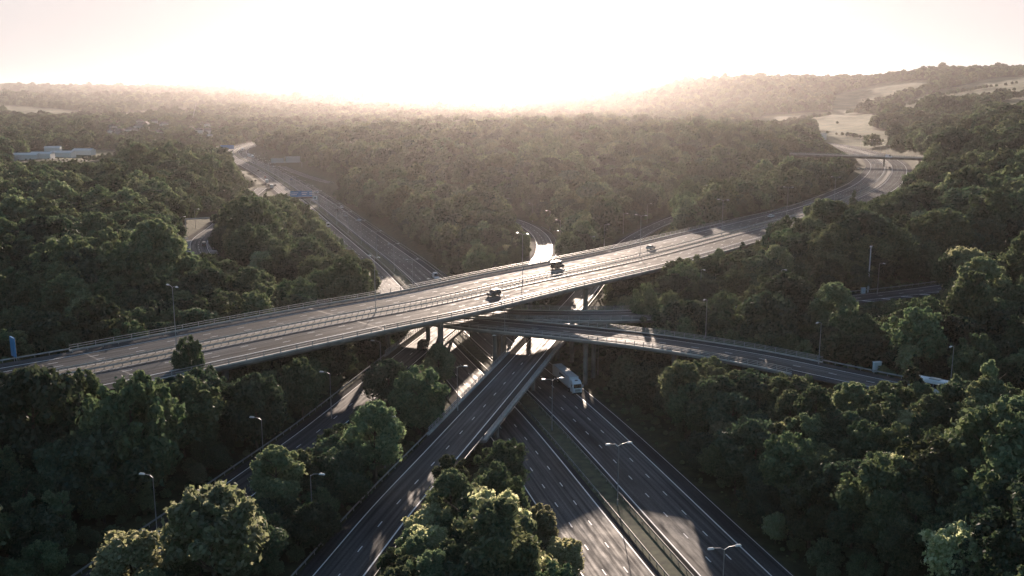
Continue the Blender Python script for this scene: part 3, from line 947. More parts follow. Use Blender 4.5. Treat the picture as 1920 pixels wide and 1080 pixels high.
# everything else of the woods
def scatter(d0, d1, step, jit=.42):
    X, Y = [], []
    y = d0
    while y < d1:
        w = y * .66 + 40
        x = np.arange(-w, w, step) + RNG.uniform(-jit, jit) * step
        X.append(x + RNG.uniform(-jit, jit, len(x)) * step)
        Y.append(np.full(len(x), y) + RNG.uniform(-jit, jit, len(x)) * step)
        y += step * .9
    return np.concatenate(X), np.concatenate(Y)
CLEAR = [   # seen patches of ground without trees
    [(330, 475), (330, 425), (408, 405), (420, 440), (395, 478)],
    [(590, 332), (700, 340), (700, 352), (600, 350)]]
OPEN = [   # stretches of road the photograph shows: nothing tall may stand before them
    (9, [(334, 420), (408, 408), (398, 440), (396, 474), (352, 478), (334, 456)]),
    (7, [(965, 412), (1000, 414), (1040, 440), (1046, 470), (1025, 500), (985, 500), (1004, 455), (985, 432)]),
    (8, [(1140, 470), (1255, 402), (1265, 418), (1185, 465)]),
    (0, [(480, 372), (470, 340), (425, 285), (470, 268), (560, 300), (640, 335), (620, 370), (700, 400), (860, 520), (860, 545), (735, 540), (690, 500), (650, 456), (612, 418), (585, 390), (560, 376), (530, 350), (512, 368)]),
    (10, [(22, 306), (25, 284), (180, 280), (245, 283), (175, 305)]),
    (28, [(1478, 284), (1730, 292), (1732, 303), (1478, 297)]),
    (13, [(1390, 585), (1390, 572), (1560, 556), (1760, 532), (1775, 548), (1570, 578)]),
    (14, [(1840, 510), (1925, 500), (1925, 530), (1850, 530)]),
    (20, [(1560, 380), (1610, 300), (1530, 255), (1740, 290), (1708, 318), (1690, 350), (1600, 388)]),
    (13, [(1100, 600), (1500, 655), (1690, 720), (1500, 700), (1100, 640)]),
    (13, [(880, 585), (1175, 585), (1175, 604), (880, 604)]),
    (7, [(1040, 585), (1075, 545), (1140, 530), (1110, 585)]),
    (7, [(180, 1080), (520, 840), (640, 752), (830, 620), (870, 630), (700, 745), (600, 805), (540, 850), (440, 915), (300, 990), (215, 1080)]),
    (7, [(600, 1080), (880, 780), (1000, 640), (1050, 640), (930, 780), (800, 905), (700, 1060), (680, 1080)]),
    (0, [(925, 790), (1000, 640), (1080, 640), (1500, 1080), (1090, 1080), (1000, 880)]),
    (20, [(0, 735), (190, 728), (640, 632), (1100, 530), (1415, 452), (1415, 435), (1323, 431), (940, 513), (640, 569), (320, 629), (0, 693)])]
PX, PY, PS, PK = [], [], [], []
for d0, d1, st, sz in ((95, 290, 5.0, .86), (290, 520, 6.2, .92), (520, 1000, 7.6, 1.0), (1000, 1800, 10, 1.1), (1800, 3300, 14, 1.2), (3300, 5500, 28, 1.9), (5500, 11600, 60, 3.4)):
    x, y = scatter(d0, d1, st)
    z = height(x, y)
    px, py = px_of(x, y, z + 6)
    ok = (px > -160) & (px < 2080) & (py < 1330)
    x, y, z, px, py = x[ok], y[ok], z[ok], px[ok], py[ok]
    ok = np.ones(len(x), bool)
    near = np.full(len(x), 1e6); lim = np.full(len(x), 9.0)
    for k in ROADS:
        d, zz = road_dist(x, y, k, False)
        near = np.minimum(near, d - HALF[k])
        d, zz = road_dist(x, y, k, True)
        under = d - HALF[k] < 5.0
        lim = np.where(under, np.minimum(lim, np.maximum((zz - z - 4.0) / 11.0, 0)), lim)
        if k in 'BCDF': lim = np.where(d - HALF[k] < 12, np.minimum(lim, np.maximum((zz - z + np.where(((x > 36) | (x < -60)) & (k in 'DF'), 9.0, 2.0)) / 11.0, .3)), lim)
        if k in 'G': lim = np.where((d - HALF[k] < 45) & (y < 820), np.minimum(lim, np.maximum((zz - z - 3.0) / 11.0, 0)), lim)
        if k == 'E': lim = np.where(d - HALF[k] < 14, np.minimum(lim, np.maximum((zz - z + 3.0) / 11.0, 0)), lim)
    ok &= near > 1.6
    if d0 < 600:
        for hx, hy, hr in zip(HX, HY, HR):
            ok &= ((x - hx) ** 2 + (y - hy) ** 2) > (hr * .8) ** 2
    if d0 > 700:
        ok &= ~in_field(x, y, z)
    for c in CLEAR: ok &= ~inpoly(px_of(x, y, z)[0], px_of(x, y, z)[1], c)
    near = np.minimum(near, 60)
    size = np.clip(np.where((x < -60) & (y > 290) & (y < 640), .85, .42) + near / 16.0, .42, 1.0) * np.clip(RNG.normal(.98, .27, len(x)), .5, 1.7) * sz
    size *= 1 + .2 * hnoise(x, y, 33) + .12 * hnoise(x + 50, y, 14)
    size *= np.where((x > 45) & (y > 245) & (y < 430), 1.25, 1.0)
    size *= np.where((x < -30) & (y > 268) & (y < 400), 1.25, 1.0) * np.where((x < -30) & (x > -70) & (y > 280) & (y < 325), 1.25, 1.0)
    size = np.minimum(size, lim)
    if d0 == 1000 or d0 == 1800:      # gardens of the town: thinner and lower
        tw = (px > 170) & (px < 420) & (y > 1150) & (y < 2300)
        ok &= ~(tw & (RNG.random(len(x)) < .5)); size = np.where(tw, size * .7, size)
    if d0 < 1800:       # cut down what would stand before a road that the photograph shows
        for _ in range(5):
            bad = np.zeros(len(x), bool)
            for hh in (3.5, 7.0, 10.5):
                for sx in (-.7, 0, .7):
                    qx, qy = px_of(x + sx * 4.5 * size, y, z + hh * size)
                    for rz_, c in OPEN:
                        dz_ = (540 - qy) / FPX
                        yp = (rz_ - CAMH) / np.minimum(-SP + dz_ * CP, -1e-3) * (CP + dz_ * SP)
                        bad |= inpoly(qx, qy, c) & (y < yp - 2)
            size = np.where(bad, size * .66, size)
    ok &= size > .16
    x, y, z, size = x[ok], y[ok], z[ok], size[ok]
    PX.append(x); PY.append(y); PS.append(size); PK.append(z)
# hedges and lone trees across the open fields
def hedge(pts, step, lo, hi, thin=0.0):
    for (x0, y0), (x1, y1) in zip(pts[:-1], pts[1:]):
        n = max(2, int(math.hypot(x1 - x0, (y1 - y0) * 3) / step))
        for k in range(n):
            if RNG.random() < thin: continue
            u = (k + RNG.uniform(-.3, .3)) / n
            g = hit(x0 + (x1 - x0) * u, y0 + (y1 - y0) * u)
            if g is None: continue
            PX.append([g[0]]); PY.append([g[1]]); PK.append([g[2]]); PS.append([RNG.uniform(lo, hi)])
hedge([(1430, 238), (1480, 230), (1530, 222), (1560, 216)], 5, .5, .9)
hedge([(1590, 214), (1640, 212), (1700, 200), (1760, 182), (1850, 166), (1910, 158)], 6, .6, 1.0, .1)
hedge([(1740, 196), (1800, 186), (1870, 176), (1925, 168)], 8, .5, .9, .2)
hedge([(1600, 196), (1650, 186), (1720, 170)], 10, .4, .7, .4)
hedge([(1500, 248), (1560, 252), (1620, 262), (1680, 272)], 7, .3, .6, .3)
hedge([(1640, 240), (1680, 250), (1715, 262)], 6, .6, 1.0)
hedge([(1560, 232), (1600, 236)], 12, .3, .5, .3)
PX, PY, PS, PZ = map(np.concatenate, (PX, PY, PS, PK))
order = np.argsort(PX ** 2 + PY ** 2)
PX, PY, PS, PZ = PX[order], PY[order], PS[order], PZ[order]
ppx, ppy = px_of(PX, PY, PZ + 6 * PS)
inside = (ppx > 5) & (ppx < 1915) & (ppy < 1075)
budget = 296 - len(HERO) - len(HERO2) - len(FARSPOT)
# seen from the camera first: a nearer crown of the same column hides a far one, so take by distance
ind = np.nonzero(inside)[0][:budget]
rest = np.ones(len(PX), bool); rest[ind] = False
def where(x, y):
    """which patch of planting a spot is in, in words"""
    bx = B.near(x, y)[1]; cx = C.near(x, y)[1]; ax = A.near(x, y)[1]; dx = D.near(x, y)[1]; ex = E.near(x, y)[1]
    if bx > 0 and ax < 0: return 'on the wooded island between lit slip road and motorway'
    if cx > 0 and bx < 0: return 'in the wedge between the two slip roads'
    if cx < 0: return 'in shade between topmost viaduct and outer slip road'
    if ax > 0 and dx > 0: return 'on the dark slope between motorway and curved road'
    return 'behind the curved viaduct road'
lamps_xy = []
def rank_word(i): return ['first', 'second', 'third', 'fourth', 'fifth', 'sixth', 'seventh', 'eighth', 'ninth', 'tenth'][i]
KW = {0: 'broad green', 1: 'dark spreading', 2: 'leafy upright', 3: 'rounded', 4: 'pale', 5: 'slender pointed', 6: 'dark pointed', 7: 'low bushy'}
for i in ind:
    x, y = float(PX[i]), float(PY[i])
    s = float(PS[i])
    r = RNG.random()
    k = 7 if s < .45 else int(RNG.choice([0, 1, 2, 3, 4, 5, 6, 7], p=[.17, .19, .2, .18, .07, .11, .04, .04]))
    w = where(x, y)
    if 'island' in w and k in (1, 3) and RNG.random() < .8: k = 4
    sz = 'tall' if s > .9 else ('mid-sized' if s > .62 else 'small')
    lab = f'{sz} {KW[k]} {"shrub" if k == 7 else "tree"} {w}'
    assert len(lab.replace('-', '').split()) <= 16, lab
    tree(k, x, y, float(RNG.uniform(0, 6.28)), s * (1.25 if k == 7 else 1), lab, lab, float(PZ[i]))

srt = sorted(SRC.items())
for k, c in srt: src.objects.link(c)
def woodland(name, sel, label):
    x, y, z, s = PX[sel], PY[sel], PZ[sel], PS[sel]
    d = np.hypot(x, y)
    n = len(x)
    k = RNG.choice([0, 1, 2, 3, 5, 6, 7, 4], n, p=[.24, .26, .16, .18, .03, .03, .06, .04])
    k = np.where(s < .45, 7, k)
    f = RNG.choice([8, 9, 10, 11], n, p=[.4, .34, .22, .04])
    g = RNG.choice([12, 13], n)
    k = np.where(d > 430, f, k); k = np.where(d > 950, g, k)
    me = bpy.data.meshes.new(name)
    me.vertices.add(n); me.vertices.foreach_set('co', np.stack([x, y, z - .3], 1).ravel().astype(np.float32))
    for nm, ty, val in (('pick', 'INT', k.astype(np.int32)), ('size', 'FLOAT', s.astype(np.float32)), ('turn', 'FLOAT', RNG.uniform(0, 6.28, n).astype(np.float32))):
        a = me.attributes.new(nm, ty, 'POINT'); a.data.foreach_set('value', val)
    o = link(name, me)
    tag(o, label, 'woodland', None, 'stuff')
    g = bpy.data.node_groups.new('planting', 'GeometryNodeTree')
    g.interface.new_socket('Geometry', in_out='INPUT', socket_type='NodeSocketGeometry')
    g.interface.new_socket('Geometry', in_out='OUTPUT', socket_type='NodeSocketGeometry')
    gi, go = g.nodes.new('NodeGroupInput'), g.nodes.new('NodeGroupOutput')
    ci = g.nodes.new('GeometryNodeCollectionInfo'); ci.inputs['Collection'].default_value = src
    ci.inputs['Separate Children'].default_value = True; ci.inputs['Reset Children'].default_value = True
    ip = g.nodes.new('GeometryNodeInstanceOnPoints'); ip.inputs['Pick Instance'].default_value = True
    def attr(nm, ty):
        q = g.nodes.new('GeometryNodeInputNamedAttribute'); q.data_type = ty; q.inputs['Name'].default_value = nm
        return q.outputs[0]
    cx = g.nodes.new('ShaderNodeCombineXYZ'); g.links.new(attr('turn', 'FLOAT'), cx.inputs[2])
    g.links.new(gi.outputs[0], ip.inputs['Points']); g.links.new(ci.outputs[0], ip.inputs['Instance'])
    g.links.new(attr('pick', 'INT'), ip.inputs['Instance Index'])
    g.links.new(cx.outputs[0], ip.inputs['Rotation']); g.links.new(attr('size', 'FLOAT'), ip.inputs['Scale'])
    g.links.new(ip.outputs[0], go.inputs[0])
    md = o.modifiers.new('planting', 'NODES'); md.node_group = g
    return o
dd = np.hypot(PX, PY)
side = np.where(PX < np.interp(PY, A.P[np.argsort(A.P[:, 1]), 1], A.P[np.argsort(A.P[:, 1]), 0]), 0, 1)
woodland('woodland', rest & (dd < 1150) & (side == 0), 'dense dark wood on the side of the motorway where the chevron road emerges')
woodland('woodland', rest & (dd < 1150) & (side == 1) & (PX < 130 + .05 * PY), 'sunlit hazy wood in the fork between the motorway and the topmost viaduct')
woodland('woodland', rest & (dd < 1150) & (side == 1) & (PX >= 130 + .05 * PY), 'dark wooded slope above the shaded roads and beside the bend of the upper motorway')
woodland('woodland', rest & (dd >= 1150), 'far hedges, copses and woods fading into the haze up to the ridges')
# rough scrub and young growth on the verges
def verges():
    x, y = scatter(100, 430, 2.6)
    z = height(x, y)
    near = np.full(len(x), 1e6)
    for k in ROADS:
        d, zz = road_dist(x, y, k, False); near = np.minimum(near, d - HALF[k])
        d, zz = road_dist(x, y, k, True); near = np.where((d - HALF[k] < 1) & (zz - z < 3.5), -1, near)
    px, py = px_of(x, y, z)
    ok = (near > .5) & (px > -60) & (px < 1980) & (py < 1200) & ((near < 9) | (RNG.random(len(x)) < .25))
    x, y, z, near = x[ok], y[ok], z[ok], near[ok]
    n = len(x)
    s = np.clip(RNG.gamma(3, .055, n), .06, .42) * np.clip(.5 + near / 8, .5, 1.2)
    me = bpy.data.meshes.new('undergrowth')
    me.vertices.add(n); me.vertices.foreach_set('co', np.stack([x, y, z - .15], 1).ravel().astype(np.float32))
    for nm, ty, val in (('pick', 'INT', np.full(n, 7, np.int32)), ('size', 'FLOAT', s.astype(np.float32)), ('turn', 'FLOAT', RNG.uniform(0, 6.28, n).astype(np.float32))):
        a = me.attributes.new(nm, ty, 'POINT'); a.data.foreach_set('value', val)
    o = link('undergrowth', me)
    tag(o, 'rough scrub and brambles covering the verges and banks of the roads', 'undergrowth', None, 'stuff')
    md = o.modifiers.new('planting', 'NODES'); md.node_group = bpy.data.node_groups['planting']
verges()
print('TREES', len(PX), 'individual', len(ind))
# ------------------------------------------------------------------ lamp posts
def make_lamp(h, arms, armlen, label, tilt=.35):
    root = thing('street_lamp', label, 'street lamp')
    mb = MB()
    mb.tube((0, 0, -.2), (0, 0, 1.3), .14, .14, 8); mb.tube((0, 0, 1.3), (0, 0, h), .09, .05, 8)
    mb.build('pole', 'steel', root)
    for sg in arms:
        mb = MB()
        mb.tube((0, 0, h - .1), (0, sg * armlen * .35, h + tilt * .7), .05, .045, 6); mb.tube((0, sg * armlen * .35, h + tilt * .7), (0, sg * armlen, h + tilt), .045, .04, 6)
        a = mb.build('arm', 'steel', root)
        mb = MB(); mb.box((0, sg * (armlen + .42), h + tilt + .02), (.42, 1.05, .26), 0, .7)
        mb.build('lamp_head', 'lamp', a, bevel=.05)
    return root
LAMPS = []
def put_lamp(proto, flag, path, s, off, rz, label, group):
    p = path.pos(s, off)
    z = max(p[2], float(height(p[0], p[1])[0])) if abs(off) > 6.9 and path is not E else p[2]
    if not flag:
        flag.append(1); proto.location = (p[0], p[1], z); proto.rotation_euler = (0, 0, rz); proto['label'] = label
        if group: proto['group'] = group
        return proto
    return dup(proto, (p[0], p[1], z), rz, label, group)
l15 = make_lamp(14.5, (-1, 1), 1.6, 'lamp'); f15 = []
l12 = make_lamp(12.0, (-1, 1), 1.7, 'lamp'); f12 = []
l10 = make_lamp(10.0, (1,), 1.5, 'lamp'); f10 = []
for px, py, lab in ((321, 655, 'tall double-armed lamp on the topmost viaduct reserve, beside the tree breaking the parapet'),
                    (697, 583, 'double-armed lamp on the topmost viaduct, between ragged tree and dark off-roader'),
                    (981, 528, 'double-armed lamp on the topmost viaduct reserve, between the dark off-roader and the dark van'),
                    (1199, 482, 'double-armed lamp on the topmost viaduct reserve, beside the silver hatchback'),
                    (1353, 443, 'double-armed lamp on the upper motorway, between silver hatchback and white car'),
                    (1468, 411, 'double-armed lamp on the upper motorway just past the white car'),
                    (1550, 385, 'double-armed lamp on the upper motorway at the start of its bend'),
                    (1607, 364, 'double-armed lamp in the bend of the upper motorway, second after the white car'),
                    (1641, 350, 'double-armed lamp in the bend of the upper motorway, third after the white car')):
    s, o = E.near(*at(px, py, 20)[:2])
    put_lamp(l15, f15, E, s, 0, E.ang(s), lab, None)
s = E.near(*at(1665, 315, 20)[:2])[0]
for i, w in enumerate(('just before the slim bridge', 'just beyond the slim bridge', 'second beyond the slim bridge', 'third beyond the slim bridge', 'fourth beyond the slim bridge', 'last before the wood hides the upper motorway')):
    put_lamp(l15, f15, E, s + i * 62, 0, E.ang(s + i * 62), 'double-armed lamp on the hazy upper motorway, ' + w, None)
# along the lowest motorway
s0 = A.near(*at(1175, 948)[:2])[0]
words_a = ['heads low over the dark carriageways', 'standing beside the sunlit streaks on the oncoming carriageway', 'its head against the white lorry trailer', 'half hidden under the sunlit slip road bridge', 'under the crossing of the curved viaduct', 'in the dark under the topmost viaduct', 'first one past the topmost viaduct']
for k in range(-1, 24):
    s = s0 + k * 43
    if k + 1 < len(words_a):
        put_lamp(l12, f12, A, s, 0, A.ang(s), 'double-armed lamp in the grass reserve, ' + words_a[k + 1], None)
    else:
        put_lamp(l12, f12, A, s, 0, A.ang(s), 'slim double-armed lamp in the reserve of the motorway beyond the viaducts', 'reserve lamps beyond the viaducts')
def single(px, py, z, path, side, lab, grp=None, h=None):
    s, o = path.near(*at(px, py, z)[:2])
    a = path.ang(s)
    rz = a if side < 0 else a + math.pi
    # arm reaches from the verge towards the road: +Y of the lamp is to the left of travel
    rz = a + math.pi if side < 0 else a
    return put_lamp(l10, f10, path, s, o, rz, lab, grp)
for px, py, z, path, side, lab in (
    (290, 1010, 7, C, 1, 'single-armed lamp at the outer shaded slip road, lowest one by the big pale tree'),
    (497, 882, 7, C, 1, 'single-armed lamp beside the small sunlit patch of the outer shaded slip road'),
    (621, 785, 7, C, 1, 'single-armed lamp on the outer slip road, third up, against the dark ground'),
    (713, 718, 7, C, 1, 'single-armed lamp by the parapet where the outer slip road bridge begins'),
    (428, 1085, 7, B, -1, 'single-armed lamp rising out of the large pale tree at the frame bottom'),
    (592, 997, 7, B, -1, 'single-armed lamp in the wedge between slip roads, by the bare verge'),
    (725, 875, 7, B, -1, 'single-armed lamp in the wedge between slip roads, among the dark bluish trees'),
    (858, 770, 7, B, -1, 'single-armed lamp where the lit slip road bridge leaves the wedge of trees'),
    (1326, 632, 13, D, -1, 'single-armed lamp behind the rail of the curved viaduct, first one from the big piers'),
    (1542, 684, 13, D, -1, 'single-armed lamp at the end of the curved viaduct rail, near the roadside cabinet'),
    (1784, 735, 13, D, -1, 'single-armed lamp on the curved road right beside the white coach'),
    (950, 622, 13, D, -1, 'single-armed lamp in the shadow where the curved viaduct slips under the topmost one'),
    (1309, 566, 13, F, -1, 'single-armed lamp beside the last pier of the topmost viaduct'),
    (1460, 566, 13, F, -1, 'dim single-armed lamp behind the shaded road, west of the camera mast'),
    (1642, 552, 13, F, -1, 'dim single-armed lamp right next to the camera mast'),
    (1796, 528, 13, F, -1, 'dim single-armed lamp in the trees east of the camera mast'),
    (1122, 705, 0, A, 1, 'single-armed lamp at the foot of the sun-flecked shrub by the twin piers')):
    single(px, py, z, path, side, lab)
s1 = C.near(*at(1021, 463, 7)[:2])[0]
for k in range(9):
    put_lamp(l10, f10, C, s1 - 20 + k * 38, 8.2, C.ang(s1 - 20 + k * 38), 'single-armed lamp standing in the hazy trees along the bending slip road', 'lamps in the trees along the bending slip road')
s1 = sd(B, 400)
for k in range(6):
    put_lamp(l10, f10, B, s1 + k * 40, -8.4, B.ang(s1 + k * 40) + math.pi, 'single-armed lamp among the trees along the slip road climbing behind the viaduct', 'lamps along the climbing slip road')
s1 = D.near(-146, 447)[0]
for k in range(4):
    put_lamp(l10, f10, D, s1 - 60 + k * 45, 9.5, D.ang(s1 - 60 + k * 45), 'single-armed lamp showing only its head over the dark wood by the chevron road', 'lamps of the chevron road')

# ------------------------------------------------------------------ vehicles (nose towards +X)
def wheels(root, xs, y, r=.33, w=.24, sub=True):
    for x in xs:
        for sg in (-1, 1):
            mb = MB(); mb.tube((x, sg * y - w / 2, r), (x, sg * y + w / 2, r), r, r, 14)
            t = mb.build('wheel', 'tyre', root)
            if sub:
                mb = MB(); mb.tube((x, sg * (y + w / 2 + .002) - .01, r), (x, sg * (y + w / 2 + .002) + .01, r), r * .6, r * .6, 10)
                mb.build('rim', 'steel', t)
def prism_y(prof, y0, y1, k_top=None):
    """side profile (x, z) given width; points above k_top are pulled in"""
    mb = MB(); n = len(prof)
    def yy(z, sg): 
        w = (y1 - y0) / 2
        if k_top and z > k_top[0]: w -= (z - k_top[0]) * k_top[1]
        return sg * w
    L = [(x, yy(z, -1), z) for x, z in prof]; Rr = [(x, yy(z, 1), z) for x, z in prof]
    mb.quad(L); mb.quad(Rr[::-1])
    for i in range(n):
        j = (i + 1) % n
        mb.quad([L[j], L[i], Rr[i], Rr[j]])
    return mb
def make_car(name, paint, shape='hatch'):
    root = thing(name, 'car', 'car')
    if shape == 'hatch':
        body = [(-2.1, .35), (2.1, .35), (2.15, .62), (1.95, .80), (1.0, .95), (-1.6, 1.0), (-2.1, .92), (-2.16, .6)]
        cab = [(.98, .93), (.25, 1.40), (-.3, 1.47), (-1.3, 1.42), (-1.95, .98)]
        W, wb = 1.78, 1.3
    elif shape == 'suv':
        body = [(-2.3, .45), (2.3, .45), (2.35, .8), (2.2, 1.05), (1.1, 1.15), (-2.2, 1.15), (-2.32, .8)]
        cab = [(1.05, 1.13), (.5, 1.72), (-.1, 1.80), (-2.0, 1.76), (-2.22, 1.13)]
        W, wb = 1.9, 1.42
    else:
        body = [(-2.6, .45), (2.5, .45), (2.55, .9), (2.3, 1.1), (1.6, 1.25), (-2.55, 1.25), (-2.6, .8)]
        cab = [(1.6, 1.23), (1.1, 2.25), (.7, 2.48), (-2.5, 2.52), (-2.6, 1.23)]
        W, wb = 1.98, 1.65
    prism_y(body, -W / 2, W / 2, (.85, .12)).build('body', paint, root, bevel=.06)
    top = [p for p in cab]
    prism_y(cab, -W / 2 + .06, W / 2 - .06, (cab[0][1], .28)).build('windows', 'glass', root, bevel=.03)
    zt = max(z for _, z in cab)
    roofp = [(x, z + .02) for x, z in cab if z > zt - .12]
    x0, x1 = min(p[0] for p in roofp), max(p[0] for p in roofp)
    mb = MB(); mb.box(((x0 + x1) / 2, 0, zt - .03), (x1 - x0 + .12, W - .42, .09)); mb.build('roof', paint, root, bevel=.03)
    if shape == 'van':
        for sg in (-1, 1):
            mb = MB(); mb.box((-1.0, sg * (W / 2 - .13), 1.75), (2.9, .08, .95)); mb.build('side_panel', paint, root)
    wheels(root, (-wb, wb), W / 2 - .14, .33 if shape == 'hatch' else .37)
    for sg in (-1, 1):
        mb = MB(); mb.box((body[2][0] - .06, sg * (W / 2 - .28), body[2][1] + .05), (.16, .34, .14)); mb.build('headlight', 'headlight', root)
        mb = MB(); mb.box((body[-1][0] + .02, sg * (W / 2 - .2), body[-1][1] + .1), (.1, .24, .16)); mb.build('tail_light', 'red', root)
    mb = MB(); mb.box((0, 0, .33), (3.6, W - .3, .14)); mb.build('underside', 'black', root)
    return root
def make_lorry(paint, roofm, textured=True, name='articulated_lorry'):
    root = thing(name, 'lorry', 'lorry')
    mb = MB(); mb.box((-4.2, 0, 2.62), (13.4, 2.5, 2.76)); tr = mb.build('trailer', paint, root, bevel=.04)
    mb = MB(); mb.box((-4.2, 0, 4.03), (13.2, 2.36, .05)); mb.build('roof_sheet', roofm, tr)
    mb = MB()
    for k in range(6): mb.box((-9.6 + k * 2.2, 0, 4.075), (.05, 2.3, .03))
    mb.build('roof_rib', 'greyroof', tr)
    mb = MB()
    for z in (4.0, 1.3): 
        for sg in (-1, 1): mb.box((-4.2, sg * 1.262, z), (13.42, .03, .1))
    mb.build('side_rail', 'silver', tr)
    if textured:
        mb = MB()
        r = random.Random(3)
        x = -1.0
        for k in range(9):
            w = r.uniform(.28, .5); mb.box((x - w / 2, -1.255, 3.05), (w, .015, .62)); x -= w + .14
        mb.build('lettering', 'black', tr)
    mb = MB(); mb.box((-4.4, 0, 1.05), (12.8, .9, .28)); mb.build('chassis', 'black', root)
    cab = [(3.0, .55), (5.35, .55), (5.45, 1.6), (5.3, 2.1), (5.0, 3.0), (4.3, 3.55), (3.3, 3.75), (3.0, 3.7)]
    c = prism_y(cab, -1.24, 1.24, (2.9, .12)).build('cab', paint, root, bevel=.08)
    mb = MB(); mb.quad([(5.43, -1.08, 1.92), (5.43, 1.08, 1.92), (5.09, 1.04, 2.86), (5.09, -1.04, 2.86)]); mb.quad([(5.40, -1.08, 1.92), (5.06, -1.04, 2.86), (5.06, 1.04, 2.86), (5.40, 1.08, 1.92)])
    mb.quad([(5.40, -1.08, 1.92), (5.43, -1.08, 1.92), (5.09, -1.04, 2.86), (5.06, -1.04, 2.86)]); mb.quad([(5.43, 1.08, 1.92), (5.40, 1.08, 1.92), (5.06, 1.04, 2.86), (5.09, 1.04, 2.86)])
    mb.build('windscreen', 'glass', c)
    for sg in (-1, 1):
        mb = MB(); mb.box((4.5, sg * 1.25, 2.25), (1.1, .03, .75)); mb.build('side_window', 'glass', c)
        mb = MB(); mb.box((5.3, sg * 1.42, 2.4), (.14, .22, .6)); mb.build('mirror', 'white', c, bevel=.03)
        mb = MB(); mb.box((5.45, sg * .9, .85), (.1, .42, .22)); mb.build('headlight', 'headlight', root)
    mb = MB()
    for k in range(4): mb.box((5.455, 0, 1.1 + .16 * k), (.05, 1.5, .07))
    mb.build('grille', 'black', root)
    mb = MB(); mb.box((4.2, 0, 3.66), (.55, .75, .05)); mb.build('roof_hatch', 'glass', c)
    mb = MB(); mb.box((5.44, 0, .62), (.12, 2.3, .3)); mb.build('bumper', 'black', root)
    wheels(root, (4.6, 1.7, -6.6, -7.9, -9.2), 1.08, .5, .3)
    return root
def make_rigid(paint, boxm, name='box_lorry'):
    root = thing(name, 'lorry', 'lorry')
    mb = MB(); mb.box((-1.2, 0, 2.35), (6.8, 2.45, 2.6)); b = mb.build('box_body', boxm, root, bevel=.04)
    mb = MB(); mb.box((-4.62, 0, 2.3), (.03, 2.2, 2.35)); mb.build('rear_door', 'silver', b)
    cab = [(2.4, .5), (4.1, .5), (4.2, 1.5), (3.8, 2.6), (2.5, 2.75)]
    c = prism_y(cab, -1.15, 1.15).build('cab', paint, root, bevel=.06)
    mb = MB(); mb.box((4.06, 0, 2.05), (.06, 2.0, .8)); mb.build('windscreen', 'glass', c)
    wheels(root, (3.2, -2.8), 1.0, .45, .28)
    mb = MB(); mb.box((-.5, 0, .85), (8, .9, .3)); mb.build('chassis', 'black', root)
    return root
def make_coach():
    root = thing('coach', 'coach', 'coach')
    prof = [(-6, .4), (5.8, .4), (6.05, 1.2), (5.8, 3.0), (5.4, 3.45), (-5.9, 3.5), (-6.05, 3.2)]
    b = prism_y(prof, -1.25, 1.25, (3.1, .5)).build('body', 'white', root, bevel=.12)
    for sg in (-1, 1):
        mb = MB()
        for k in range(8): mb.box((-4.9 + k * 1.4, sg * 1.255, 2.25), (1.28, .03, .95))
        mb.build('side_windows_glass', 'glass', b)
    mb = MB(); mb.box((5.93, 0, 2.1), (.08, 2.2, 1.4)); mb.build('windscreen', 'glass', b)
    mb = MB(); mb.box((1.5, 0, 3.56), (2.2, 1.5, .22)); mb.build('roof_unit', 'silver', b, bevel=.05)
    mb = MB(); mb.box((-3.0, 0, 3.53), (.8, .8, .1)); mb.build('roof_hatch', 'glass', b)
    wheels(root, (4.2, -3.4), 1.1, .5, .3)
    return root
PV = {}
def vehicle(kind, px, py, path, z, away, label, group=None, cat='car'):
    s, o = path.near(*at(px, py, z)[:2])
    o = max(-16, min(16, o))
    loc = path.pos(s, o, .02)
    rz = path.ang(s) + (0 if away else math.pi)
    if kind not in PV:
        mk = {'car_white': lambda: make_car('hatchback', 'white'), 'car_silver': lambda: make_car('hatchback', 'silver'), 'car_dark': lambda: make_car('hatchback', 'dark'),
              'car_red': lambda: make_car('hatchback', 'red'), 'car_blue': lambda: make_car('hatchback', 'blue'), 'suv_dark': lambda: make_car('off_roader', 'dark', 'suv'),
              'suv_white': lambda: make_car('off_roader', 'white', 'suv'), 'van_dark': lambda: make_car('van', 'dark', 'van'), 'van_white': lambda: make_car('van', 'white', 'van'),
              'lorry': lambda: make_lorry('white', 'greyroof'), 'lorry_plain': lambda: make_lorry('white', 'white', False), 'box': lambda: make_rigid('white', 'white'),
              'box_green': lambda: make_rigid('green', 'roofwhite'), 'coach': make_coach}[kind]
        r = mk(); PV[kind] = r
        r.location = loc; r.rotation_euler = (0, 0, rz); r['label'] = label; r['category'] = cat
        return r
    r = dup(PV[kind], loc, rz, label, None); r['category'] = cat
    return r
